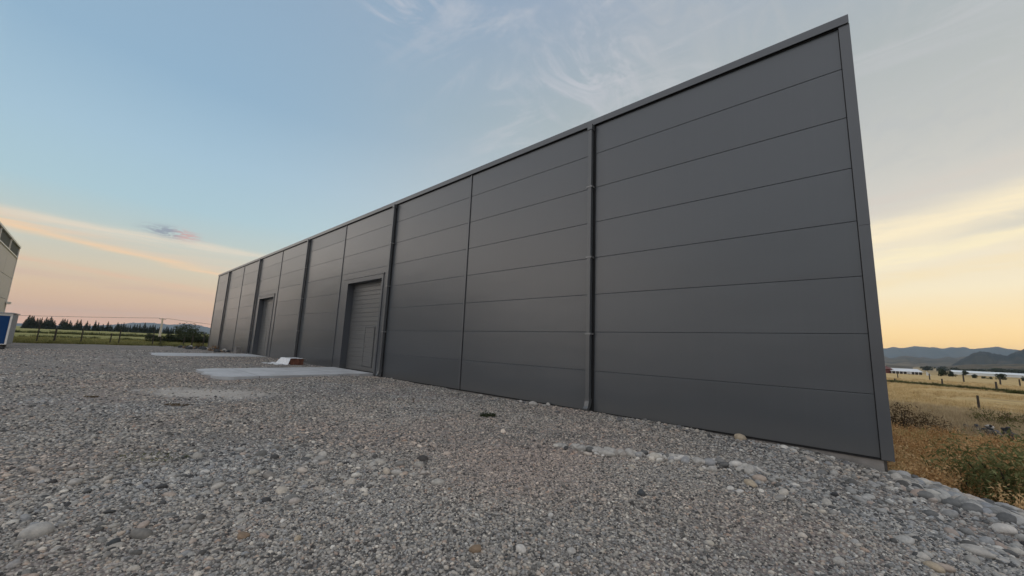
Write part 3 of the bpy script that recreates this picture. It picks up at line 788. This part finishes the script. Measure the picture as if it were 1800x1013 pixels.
def strew(name, protos, x, y, lo, hi_, zf=field_z, tlt=.12, kind_label=None):
    n = len(x); s = rng.uniform(lo, hi_, n); z = zf(x, y)-.02
    return scatter(name, protos, np.stack([x, y, z], 1), np.stack([rng.normal(0, tlt, n), rng.normal(0, tlt, n), rng.uniform(0, 6.3, n)], 1),
                   np.stack([s, s, s*rng.uniform(.75, 1.2, n)], 1), rng.uniform(0, 1, n), rng.integers(0, len(protos), n))
def sector(n, a0, a1, r0, r1, pw=.5):
    a = rng.uniform(R(a0), R(a1), n); q = rng.uniform(size=n); rr = (r0**(1/pw)+(r1**(1/pw)-r0**(1/pw))*q)**pw
    return CAM.x+np.sin(a)*rr, CAM.y+np.cos(a)*rr

# ------------------------------------------------------------------ right side: weeds, dry grass, posts
dryp = [tuft(100+k, 30, .66, .13, .0045, M['dry'], True, .38) for k in range(5)]
n = 5200; x = .15+rng.uniform(size=n)*9.; y = 1.5+9.2*rng.uniform(size=n)
k = (x < .6+(y+9)*.40) & ~((x > .7) & (y < 4.2) & (rng.uniform(size=n) < .90)); x, y = x[k], y[k]
strew('dry_weeds', dryp, x, y, .8, 1.35, lambda a, b_: np.maximum(field_z(a, b_), pad_z(a, b_)*(b_ < 3.)+(-9)*(b_ >= 3.)))
gp = [tuft(130+k, 22, .42, .25, .006, M['greygrass'], False, .6) for k in range(4)]
x, y = sector(4200, -1, 20, 17.5, 46); strew('bleached_grass', gp, x, y, .7, 1.4)
sp = [tuft(150+k, 26, .28, .30, .008, M['straw'], False, .7) for k in range(4)]
x, y = sector(9000, -1, 18, 38, 150, .7); kp = (lownoise(x, y, .25, 9)+.25*lownoise(x, y, 1., 2)) > -.18; strew('stubble_grass', sp, x[kp], y[kp], .8, 1.6)
BUSH = [((1.9, 3.0), (1.5, 1.5, 1.0), 'green', 700, .055, 'bushy green shrub growing out of the dry weeds at the gravel crest'),
        ((3.15, 2.6), (1.6, 1.4, .95), 'green', 800, .055, 'green shrub beside the frame edge among the dry weeds'),]
def bush_at(px, dist, w_, d_, h, mt, n, leaf, label, seed, cat='shrub', name='shrub'):
    v = pix_ray(px, 750); a = math.degrees(math.atan2(v.x, v.y)); p = polar(a, dist); z = max(p.z, float(pad_z(p.x, p.y)) if p.y < 3 else -99)
    o = shrub(name, w_, d_, h, seed, (p.x, p.y, z-.03), M[mt], n, leaf); tag(o, label, cat); return o
bush_at(1778, 11.8, 2.0, 1.3, 2.2, 'green', 6000, .046, 'bushy green shrub among dry weeds at the gravel crest', 300)
bush_at(1672, 11.4, .9, .7, 1.35, 'olive', 620, .03, 'thin dark-stemmed olive shrub between the warehouse corner and the green shrub', 310)
bush_at(1582, 21, 1.7, 1.5, 1.75, 'brownleaf', 2200, .05, 'dark brown scrub bush just past the warehouse corner', 320)
bush_at(1624, 24, 1.9, 1.3, 1.4, 'brownleaf', 1000, .05, 'low brown bush behind the dark scrub bush', 325)
bush_at(1748, 34, 2.4, 1.6, 1.25, 'olive', 900, .06, 'olive bush at the foot of the tall fence post', 330)
bush_at(1790, 36, 2.2, 1.4, 1.1, 'brownleaf', 600, .06, 'dark scraggly bush beyond the grey stone heap', 335)

# heap of grey stones in the weeds
heapshape = [rock_obj('stone', 500+k, M['cobble'], sub=2, flat=.7, rough=.16, angular=.6) for k in range(4)]
def loose(shape, loc, s, rz, label, group=None, mt=None, tilt=.2):
    o = shape.copy(); o.name = 'stone'; o.location = loc; o.scale = (s, s*random.uniform(.8, 1.1), s*random.uniform(.75, 1.1)); o.rotation_euler = (random.gauss(0, tilt), random.gauss(0, tilt), rz)
    if mt: o.data = shape.data.copy(); o.data.materials[0] = M[mt]
    col.objects.link(o); tag(o, label, 'stone', group); return o
for k in range(110):
    q = random.random(); px = 1697+110*q; v = pix_ray(px, 740); a = math.degrees(math.atan2(v.x, v.y)); p = polar(a, 29-5.5*q+random.gauss(0, .7))
    s = random.uniform(.07, .22)
    loose(random.choice(heapshape), (p.x, p.y, p.z+abs(random.gauss(.05, .16))), s, random.uniform(0, 6.3), 'dark grey broken stone in the heap among weeds beyond the green shrub', 'stones of the heap in the weeds', random.choice(['slate', 'slate', 'slate', 'dgrey']), .5)
p = polar(8.3, 27.5); loose(heapshape[0], (p.x, p.y, p.z+.42), .22, 1., 'pale grey stone topmost on the heap in the weeds', None, 'pale')

def post(name, h, rad, loc, mt, lean=(0, 0), parent=None):
    o = MB().tube([(0, 0, -.3), (lean[0]*.5, lean[1]*.5, h*.5), (lean[0], lean[1], h)], [rad, rad*.97, rad*.9], 7).build(name, mt, parent)
    o.location = loc; return o
def wire_run(pts, h, parent, sag=.04):
    b_ = MB()
    for i in range(len(pts)-1):
        a, c = Vector(pts[i]), Vector(pts[i+1]); b_.tube([a+Vector((0, 0, h)), (a+c)/2+Vector((0, 0, h-sag)), c+Vector((0, 0, h))], .006, 3)
    return b_.build('wire', M['wire'], parent)
def wire_fence(label, specs, hs, name='wire_fence'):
    """specs: (location, height, radius, lean)"""
    f = empty(name, specs[0][0]); tag(f, label, 'fence'); o0 = Vector(specs[0][0])
    for (loc, h, rad, ln) in specs: post('post', h, rad, Vector(loc)-o0, M['wood_post'], ln, f)
    for h in hs: wire_run([Vector(s_[0])-o0 for s_ in specs], h, f)
    return f
def pa(px, py, dist):
    v = pix_ray(px, py); return polar(math.degrees(math.atan2(v.x, v.y)), dist)
wire_fence('wire fence crossing the golden field with its tall dark post nearest', [(pa(1720, 710, 47), 1.25, .075, (0, .0)), (pa(1990, 720, 44), 1.25, .075, (0, 0))], (.5, 1.1))
wire_fence('weathered post fence along the dark grass strip in the golden field', [(pa(1574, 678, 112), .8, .13, (0, 0)), (pa(1657, 680, 108), 1.35, .12, (.02, 0)), (pa(1752, 684, 103), 1.5, .14, (0, 0)), (pa(1860, 690, 98), 1.5, .17, (0, 0))], (.6, 1.2))
wire_fence('farthest post fence at the end of the golden field before the barn', [(pa(1579, 670, 165), 1.7, .12, (0, 0)), (pa(1635, 672, 160), 1.7, .14, (0, 0)), (pa(1695, 676, 156), 1.8, .16, (0, 0)), (pa(1759, 679, 150), 1.8, .16, (.05, 0)), (pa(1793, 677, 148), 1.6, .14, (0, 0)), (pa(1860, 680, 145), 1.6, .14, (0, 0))], (.7, 1.3))
scrubp = [tuft(170+k, 40, .5, .45, .03, M['scrub'], False, .9) for k in range(4)]
# dark strip of rough grass under the middle fence
x = np.concatenate([np.linspace(pa(1560, 678, 113).x, pa(1860, 690, 97).x, 380)+rng.normal(0, .6, 380)])
y = np.linspace(pa(1560, 678, 113).y, pa(1860, 690, 97).y, 380)-1.+rng.normal(0, .6, 380)
strew('rough_grass', scrubp, x, y, .7, 1.4)

# ------------------------------------------------------------------ far right: barn, greenhouse, trees
def shed(name, label, cat, a0, a1, dist, wall_h, ridge_h, depth, roofm, wallm, zb=None):
    p0, p1 = polar(a0, dist), polar(a1, dist*1.02); zb = min(p0.z, p1.z) if zb is None else zb
    d_ = (p1-p0); L = math.hypot(d_.x, d_.y); root = empty(name, (p0.x, p0.y, zb), math.atan2(d_.y, d_.x)); tag(root, label, cat)
    MB().box(0, L, 0, depth, -1, wall_h).build('wall', wallm, root)
    rf = MB(); rf.prism([(-.6, wall_h), (depth/2, ridge_h), (depth+.6, wall_h), (depth+.6, wall_h+.15), (depth/2, ridge_h+.2), (-.6, wall_h+.15)], 'x', -.5, L+.5)
    rf.build('roof', roofm, root); return root, L
bn_, L = shed('barn', 'long low barn with a white roof and open dark front across the golden field', 'barn', 2.25, 4.45, 372, 1.75, 3.5, 10, M['roof_white'], M['barn_dark'])
for k in range(8): MB().box(L*k/8, L*k/8+.25, -.3, -.02, -.8, 1.75).build('post', M['white_trim'], bn_)
MB().box(L*.52, L*.66, -.25, -.02, .5, 1.5).build('bay_panel', M['roof_white'], bn_)
rb, L2 = shed('red_barn', 'dark red barn with a pale ridge beside the white-roofed barn', 'barn', 1.1, 2.3, 366, 2.6, 4.6, 9, M['roof_red'], M['roof_red'])
MB().box(0, L2, 4.2, 4.8, 4.81, 5.1).build('ridge_strip', M['roof_white'], rb)
tp = empty('lean_to', polar(4.75, 366)); tag(tp, 'small white sloping canopy leaning by the end of the white-roofed barn', 'canopy')
MB().prism([(0, -.6), (2.6, -.6), (.2, 2.4), (0, 2.4)], 'y', -.2, 1.).build('panel', M['roof_white'], tp)
gh, _ = shed('greenhouse', 'very long pale greenhouse low behind the field trees', 'greenhouse', 6.5, 14.5, 620, 2.2, 4.0, 16, M['poly'], M['poly'], -8.2)
RT_ = [(5.72, 362, 4.6, 6.6, 'darkleaf', 'large dark round tree right beside the white-roofed barn'), (6.45, 370, 3.6, 4.2, 'darkleaf', 'smaller dark tree between the round tree and the greenhouse'),
       (7.75, 355, 2.6, 3.4, 'darkleaf', 'low dark tree in front of the greenhouse middle'), (8.4, 340, 1.5, 2.2, 'darkleaf', 'first small bush at the far edge of the golden field'),
       (8.75, 338, 1.4, 2.4, 'darkleaf', 'second small bush beside another at the far field edge'), (9.45, 345, 3.6, 4.6, 'darkleaf', 'rounded dark tree in front of the greenhouse'),
       (10.75, 335, 2.6, 3.6, 'darkleaf', 'dark tree at the far right end of the golden field'), (11.3, 338, 3., 5., 'green', 'green tree at the far right end of the golden field'),
       (7.3, 520, 4.5, 5.5, 'darkleaf', 'tree rising just before the greenhouse roof')]
for k, (a, dd, h, wd, mt, lb) in enumerate(RT_):
    tag(broadleaf('broadleaf_tree', h, wd, 600+k*7, polar(a, dd)-Vector((0, 0, .2)), M[mt], 700, .1, .09), lb, 'tree', 'trees beyond the golden field')
src = None
for k in range(34):                                     # rows of trees at the foot of the hills
    a = random.uniform(4.5, 16); dd = random.uniform(800, 1500); 
    if src is None: src = broadleaf('broadleaf_tree', 9, 14, 700, (0, 0, 0), M['darkleaf'], 500, .08, .1); o = src
    else: o = copy_tree(src)
    p = polar(a, dd); o.location = (p.x, p.y, p.z+(dd-800)*.004); s = random.uniform(.7, 1.25); o.scale = (s*random.uniform(1, 2.), s*random.uniform(1, 1.5), s*random.uniform(.7, 1)); o.rotation_euler = (0, 0, random.uniform(0, 6.3))
    tag(o, 'distant dark tree below the hills behind the greenhouse', 'tree', 'distant trees below the hills')

# ------------------------------------------------------------------ hills
def ridge(name, D, a0, a1, crest, depth, mt, seed, base=-20., na=260, nd=26, rough=.2):
    r = np.random.default_rng(seed); A = np.linspace(a0, a1, na); V = []
    el_ = np.interp(A, [c[0] for c in crest], [c[1] for c in crest])
    ph = r.uniform(0, 6.3, 12); kf = r.uniform(.8, 9, 12)
    for i in range(nd):
        q = i/(nd-1)*1.5                                # 0 foot, 1 crest, 1.5 back slope
        sh = math.sin(min(q, 1)*math.pi/2)**1.1 if q <= 1 else 1-(q-1)*1.1
        for j, a in enumerate(A):
            h = math.tan(R(el_[j]))*D+CAM.z-base
            nz = sum(math.sin(kf[m_]*a*.9+ph[m_]+q*(3+m_*.7)) for m_ in range(12))/12
            fade = math.sin(math.pi*min(q, 1)) if q <= 1 else .5
            dist = D-depth*(1-q)+depth*.12*nz*fade
            z = base+h*max(0, sh+rough*nz*1.8*fade)+h*.014*math.sin(a*31+ph[0])*(q > .6)+h*.010*math.sin(a*67+ph[1])*(q > .6)+h*.03*fade*math.sin(a*23+q*19+ph[2])*math.sin(a*11-q*13+ph[3])
            V.append((CAM.x+math.sin(R(a))*dist, CAM.y+math.cos(R(a))*dist, z))
    F = [(i*na+j, i*na+j+1, (i+1)*na+j+1, (i+1)*na+j) for i in range(nd-1) for j in range(na-1)]
    o = mesh_np(name, V, F, mt, smooth=True); tag(o, None, None, None, 'structure'); return o
def px_crest(pts): 
    o_ = []
    for px, py in pts:
        v = pix_ray(px, py); o_.append((math.degrees(math.atan2(v.x, v.y)), math.degrees(math.asin(v.z))))
    return sorted(o_)
ridge('mountains', 9500, -12, 34, [(-12, 1.2), (-3, 1.5)]+px_crest([(1550, 613), (1570, 611), (1590, 612), (1608, 610), (1620, 612), (1640, 610.5), (1660, 613), (1690, 611.5), (1712, 614), (1730, 613.5), (1750, 610), (1770, 613), (1800, 617)])+[(15, 1.2), (24, 1.5), (34, 1.2)], 2500, M['hill_far'], 1)
ridge('hills', 6000, -12, 34, [(-12, .7), (-3, .9)]+px_crest([(1550, 626), (1565, 630), (1592, 626), (1608, 629), (1622, 628), (1640, 631), (1660, 629), (1690, 629), (1705, 628), (1722, 626), (1765, 627), (1800, 626)])+[(13, 1.), (18, 1.1), (34, 1.)], 2600, M['hill_mid'], 2)
ridge('hills', 4300, 3, 34, [(3, -.4), (6.3, -.1)]+px_crest([(1672, 642), (1690, 632), (1705, 625), (1714, 620), (1722, 618), (1740, 620), (1755, 624), (1768, 626), (1785, 619), (1800, 614)])+[(13, 2.0), (18, 1.4), (34, 1.2)], 1500, M['hill_dark'], 5)
ridge('hills', 2700, -12, 34, [(-12, .1), (-3, .15)]+px_crest([(1550, 641), (1600, 645), (1640, 648), (1665, 644), (1700, 641), (1750, 641), (1800, 640)])+[(15, .4), (34, .3)], 1200, M['hill_mid'], 3, -16.)
ridge('mountains', 10500, -125, -55, [(-125, .5), (-105, .4), (-92, .2)]+px_crest([(150, 573), (200, 571), (240, 567.5), (260, 567.5), (300, 571), (330, 570), (350, 572), (372, 578)])+[(-74, .9), (-64, 1.1), (-55, .8)], 2500, M['hill_far'], 4)

# ------------------------------------------------------------------ left side: fence, field, trees, pole
def fl(px, dist): return pa(px, 600, dist)
LF = [(64, 57.5, 1.75, .05, (0, .0)), (95, 58., 1.45, .075, (.02, 0)), (142, 57.5, 1.8, .055, (0, 0)), (193, 57.5, 1.25, .05, (0, .05)), (209, 57.3, 1.65, .055, (0, 0)),
      (269, 57.6, 1.75, .055, (0, -.04)), (282, 57.5, 1.0, .065, (0, 0)), (323, 57.6, 1.1, .05, (0, .02)), (338, 57.4, 1.35, .065, (0, 0)), (358, 57.8, 1.6, .06, (0, 0))]
wire_fence('wire fence of uneven dark posts along the far end of the gravel yard', [(fl(px, dd), h, rd, ln) for px, dd, h, rd, ln in LF], (.45, .85, 1.2))
mp = [tuft(190+k, 24, .30, .30, .010, M['meadow'], False, .7) for k in range(4)]
x = -56.9-26*rng.uniform(size=6500)**1.5; y = rng.uniform(-15, 6, 6500); strew('meadow_grass', mp, x, y, .6, 1.4)
# two bands of rough scrub across the meadow
nn_ = 260; y = rng.uniform(-34, 20, nn_); x = -88+.12*y+rng.normal(0, 1.3, nn_)-1.5*np.sin(y*.4); strew('meadow_weeds', scrubp, x, y, .5, 1.2)
nn_ = 520; y = rng.uniform(-60, 40, nn_); x = -150+.1*y+rng.normal(0, 3, nn_); strew('meadow_scrub', scrubp, x, y, .8, 1.9)
# row of conifers
CON = [('conifer_tree', conifer('conifer_tree', 7., 800+k, (0, 0, 0))) for k in range(5)]
px = 36.; k = 0
lab = 'dark narrow conifer in the far row across the meadow'
gaps = [(59, 64), (88, 99), (104, 110)]
while px < 318:
    hh = random.uniform(.72, 1.32)*(1.2 if px < 110 else 1.)
    if 150 < px < 160 or 176 < px < 182: hh *= .7
    if any(a < px < b_ for a, b_ in gaps) and random.random() < .5: px += random.uniform(3, 5); continue
    o = CON[k][1] if k < 5 else copy_tree(CON[k % 5][1])
    p = fl(px, random.uniform(440, 520)); hz = hh; o.location = (p.x, p.y, -.1); o.scale = (hz*random.uniform(.9, 1.3), hz*random.uniform(.9, 1.3), hz); o.rotation_euler = (0, 0, random.uniform(0, 6.3))
    tag(o, lab, 'tree', 'conifers in the far row'); k += 1
    px += random.uniform(2.7, 5.6)
# bushes near the end of the warehouse
p = fl(324, 74); o = shrub('bush', 11., 3., 1.75, 850, (p.x, p.y, -.1), M['darkleaf'], 9000, .15, 30, R(97)); tag(o, 'wide low dark bush behind the yard fence by the far warehouse end', 'bush')
p = fl(340, 92); o = broadleaf('broadleaf_tree', 2.75, 7.0, 860, (p.x, p.y, -.1), M['darkleaf'], 2400, .1, .055); tag(o, 'rounded dark tree rising behind the wide low bush', 'tree')
p = fl(318, 88); o = broadleaf('broadleaf_tree', 2.2, 5.0, 866, (p.x, p.y, -.1), M['darkleaf'], 1200, .1, .055); tag(o, 'small dark tree at the left end of the wide low bush', 'tree')
# utility pole with its line
pp = fl(279, 85); up = empty('utility_pole', (pp.x, pp.y, 0)); tag(up, 'pale concrete utility pole carrying one wire over the meadow', 'utility pole')
MB().tube([(0, 0, -.3), (0, 0, 2), (0, 0, 3.75)], [.17, .14, .11], 8).build('shaft', M['pole'], up)
MB().box(-.06, .06, -.42, .42, 3.58, 3.66).build('crossarm', M['wood_post'], up)
for yy in (-.36, .36): MB().tube([(0, yy, 3.661), (0, yy, 3.78)], .04, 6).build('insulator', M['white_trim'], up)
def cable(a, b_, sag):
    a, b_ = Vector(a), Vector(b_); return [a.lerp(b_, k/14)-Vector((0, 0, sag*4*(k/14)*(1-k/14))) for k in range(15)]
wl = MB().tube(cable((0, -.36, 3.75), (-12, -60, 3.3), .9), .022, 4).tube(cable((0, .36, 3.75), (8, 50, 3.2), 1.2), .022, 4).build('wire', M['wire'], up)

# ------------------------------------------------------------------ small things on the yard
# bricks under a plastic sheet
bs = empty('brick_stack', (-23.75, -1.05, float(pad_z(-23.75, -1.05))), R(8)); tag(bs, 'low stack of red-brown bricks beside the near concrete apron', 'bricks')
b_ = MB()
for lz in range(5):
    for ly in range(3):
        for lx in range(4):
            o_ = .03 if lz % 2 else 0; jx = random.uniform(-.008, .008)
            b_.box(-.52+lx*.262+o_+jx, -.27+lx*.262+o_+jx, -.36+ly*.245, -.13+ly*.245, -.01+lz*.068, .052+lz*.068)
b_.build('bricks', M['brick'], bs)
# sheet: drapes over the top and spills on the far and left sides
nx, ny = 46, 30; V = []; r_ = np.random.default_rng(5)
for j in range(ny):
    for i in range(nx):
        u, v = -1.3+1.87*i/(nx-1), -1.0+1.5*j/(ny-1)
        top = .36+.012*math.sin(u*17+v*9); edge_ = max(0, -.55-u)
        z = top if u > -.55 else max(.03+.05*math.sin(u*9+v*7)**2, top-edge_*1.1-.06*math.sin(v*12)*min(1, edge_*4))
        if v < -.38: z = min(z, max(.025+.03*math.sin(u*15+v*9)**2, top-(-.38-v)*(2.6+.5*math.sin(u*13))))
        if v > .42: z = min(z, top-(v-.42)*1.6)
        V.append((u+.012*math.sin(v*23), v+.02*math.sin(u*11), z+.006*math.sin(u*41+v*37)))
F = [(j*nx+i, j*nx+i+1, (j+1)*nx+i+1, (j+1)*nx+i) for j in range(ny-1) for i in range(nx-1)]
sh = mesh_np('plastic_sheet', V, F, M['sheet'], smooth=True); sh.location = (-23.75, -1.05, float(pad_z(-23.75, -1.05))); sh.rotation_euler = (0, 0, R(8))
s_ = sh.modifiers.new('thick', 'SOLIDIFY'); s_.thickness = .006
tag(sh, 'crumpled white plastic sheet draped over the stack of bricks', 'sheet')
cbk = MB().box(-.24, .24, -.2, .2, -.05, .52).build('concrete_block', M['concrete'], None, .03); cbk.location = (-38.2, -.45, .05); cbk.rotation_euler = (0, 0, .1)
tag(cbk, 'grey concrete block standing against the wall beside the far roller door', 'block')

# rubble along the far wall
rub = [rock_obj('stone', 520+k, M['cobble'], sub=2, flat=.7, rough=.2, angular=.8) for k in range(3)]
for k in range(42):
    x = random.uniform(-53.5, -39.5); y = -random.uniform(.3, 1.5)-(1.6*random.random() if x < -47 else 0)
    loose(random.choice(rub), (x, y, float(pad_z(x, y))+.05), random.uniform(.10, .34), random.uniform(0, 6.3), 'piece of dark rubble along the wall foot at the far warehouse end', 'rubble pieces at the far warehouse end', random.choice(['slate', 'brown', 'grey', 'slate']))
def weed(px, py, kind, h, label, seed, n=30, cat='weed', name='weed', loc=None, wid=.008, spread=.1, lean=.6):
    o = tuft(seed, n, h, spread, wid, M[kind], False, lean); o.name = name; p = loc or on_pad(px, py); o.location = p; col.objects.link(o); tag(o, label, cat); return o
def mat_weed(px, py, wx, wy, h, kind, n, leaf, label, seed):
    p = on_pad(px, py); r = np.random.default_rng(seed)
    def pt(rg):
        a = rg.uniform(0, 6.3); q = math.sqrt(rg.uniform()); return np.array([math.cos(a)*wx*q, math.sin(a)*wy*q, abs(rg.normal())*h*(1-.6*q)+.015])
    V, F = leaf_cloud(n, pt, leaf, seed, .4); o = mesh_np('weed', V, F, M[kind]); o.location = p; o.rotation_euler = (0, 0, R(42)); tag(o, label, 'weed'); return o
mat_weed(858, 733, .20, .12, .06, 'darkleaf', 420, .028, 'small dark green weed clump on the gravel before the near panels', 901)
mat_weed(310, 713, .30, .12, .012, 'brownleaf', 160, .03, 'flat dark brown weed mat on the gravel before the pale crushed patch', 902)
mat_weed(160, 699, .16, .08, .012, 'brownleaf', 80, .03, 'tiny flat dark weed mat alone at the left of the gravel yard', 903)
mat_weed(270, 805, .45, .22, .012, 'olive', 120, .022, 'thin olive creeping weed patch between the foreground pebbles', 904)
for pxy, lb, sd in (((721, 664), 'pale dry weed stalk standing against the wall beyond the near apron', 910), ((726, 707), 'thin dark dry sprig standing alone in the gravel', 911)):
    weed(*pxy, 'greygrass' if sd == 910 else 'brownleaf', .42 if sd == 910 else .22, lb, sd, 9, wid=.004, spread=.12, lean=.9)
for k, (x, y, h, lb) in enumerate([(-46.2, -.5, .55, 'dry weed by the last bay of the far warehouse wall'), (-51.2, -1.0, .8, 'tallest dry weed at the very far warehouse corner'), (-54.6, -3.6, .9, 'dark leafy weed left of the far warehouse corner'), (-53.2, -2.6, .45, 'short weed among rubble left of the far corner')]):
    if k == 2: o = shrub('weed', .9, .8, .85, 930, (x, y, float(pad_z(x, y))), M['olive'], 260, .06, 6); tag(o, lb, 'weed')
    else: weed(0, 0, ['dry', 'brownleaf', 'dry', 'olive'][k], h, lb, 920+k, 40, loc=(x, y, float(pad_z(x, y))), wid=.014, spread=.3)

# individual larger stones on the gravel
shape = [rock_obj('stone', 540+k, M['cobble'], sub=3, flat=.62, rough=.13) for k in range(6)]
NAMED = [(1319, 853, .085, 'tan', 'tan rounded stone sitting highest at the end of the loose stone line'), (1284, 861, .06, 'pale', 'white stone touching another just before the tan rounded stone'),
         (1300, 866, .045, 'pale', 'smaller white stone nearest to the tan rounded stone'), (62, 941, .095, 'grey', 'large flat grey cobble in the near corner of the yard'),
         (427, 945, .05, 'brown', 'olive brown flat stone in the foreground gravel'), (523, 949, .038, 'tan', 'small yellowish stone beside the olive brown flat stone'),
         (199, 958, .05, 'slate', 'blackish flat stone in the foreground gravel'), (968, 907, .03, 'pale', 'small bright white pebble alone in the middle foreground'),
         (790, 862, .03, 'brown', 'reddish brown stone in the fine gravel'), (836, 969, .05, 'brown', 'brown angular stone in the foreground fine gravel'),
         (915, 968, .05, 'pale', 'pale flat stone beside the brown angular stone'), (1004, 971, .04, 'grey', 'light grey stone right of the pale flat stone'),
         (1127, 740, .0, '', ''), (360, 832, .06, 'pale', 'pale flat stone in the coarser gravel on the near yard'), (300, 840, .05, 'grey', 'light grey oval stone beside the pale flat stone'),
         (937, 712, .13, 'grey', 'large grey stone lying against the wall foot between two bays'), (1301, 772, .11, 'tan', 'tan stone lying against the wall foot of the nearest bay'),
         (1127, 870, .06, 'slate', 'dark stone below the loose stone line'), (1640, 852, .28, 'grey', 'broad flat pale slab stone on the gravel crest'),
         (1785, 878, .2, 'slate', 'long grey slab stone on the crest at the edge of the weeds'), (1720, 975, .12, 'grey', 'big oval grey cobble in the near right gravel'),
         (1765, 935, .11, 'pale', 'pale oblong cobble in the near right gravel'), (1640, 1000, .07, 'tan', 'tan cobble at the lower edge of the coarse gravel'), (1475, 990, .055, 'grey', 'grey cobble at the lower edge of the yard'),
         (845, 697, .1, 'grey', 'grey stone at the wall foot near the second joint')]
for (px, py, s, mt, lb) in NAMED:
    if not s: continue
    p = on_pad(px, py); p.z += s*.22
    o = loose(random.choice(shape), p, s, random.uniform(0, 6.3), lb, None, mt, .12)
    if 'slab' in lb: o.scale = (s*1.2, s*.7, s*.32)
for k in range(150):
    q = random.random()**.9; x = BERM[0][0]+(BERM[1][0]-BERM[0][0])*q+random.gauss(0, .10); y = BERM[0][1]+(BERM[1][1]-BERM[0][1])*q+.07*math.sin(q*14)+random.gauss(0, .085); s = .03+.06*random.random()**1.6
    loose(random.choice(shape), (x, y, float(pad_z(x, y))+s*.25), s, random.uniform(0, 6.3), 'grey cobble in the loose stone line crossing the near gravel', 'cobbles of the loose stone line', random.choice(['pale', 'grey', 'grey', None, None]), .25)
for k in range(46):
    x = -random.uniform(.4, 16.)**1.; y = -random.uniform(.06, .6); s = .03+.065*random.random()**2
    loose(random.choice(shape), (x, y, float(pad_z(x, y))+s*.25), s, random.uniform(0, 6.3), 'cobble lying along the foot of the anthracite wall', 'cobbles along the wall foot', random.choice([None, 'dgrey', 'grey', 'dgrey']), .25)

# ------------------------------------------------------------------ air
m = bpy.data.materials.new('air'); m.use_nodes = True; q = NT(m.node_tree); q.n.clear()
mo = q.new('ShaderNodeOutputMaterial'); pv_ = q.new('ShaderNodeVolumePrincipled'); pv_.inputs['Color'].default_value = (.62, .80, 1, 1); pv_.inputs['Density'].default_value = 6e-5
pv_.inputs['Anisotropy'].default_value = 0.
q.l.new(pv_.outputs[0], mo.inputs['Volume'])
hz = MB().box(-13500, 13500, -13500, 13500, -27, 420).build('haze', m); tag(hz, None, None, None, 'stuff')
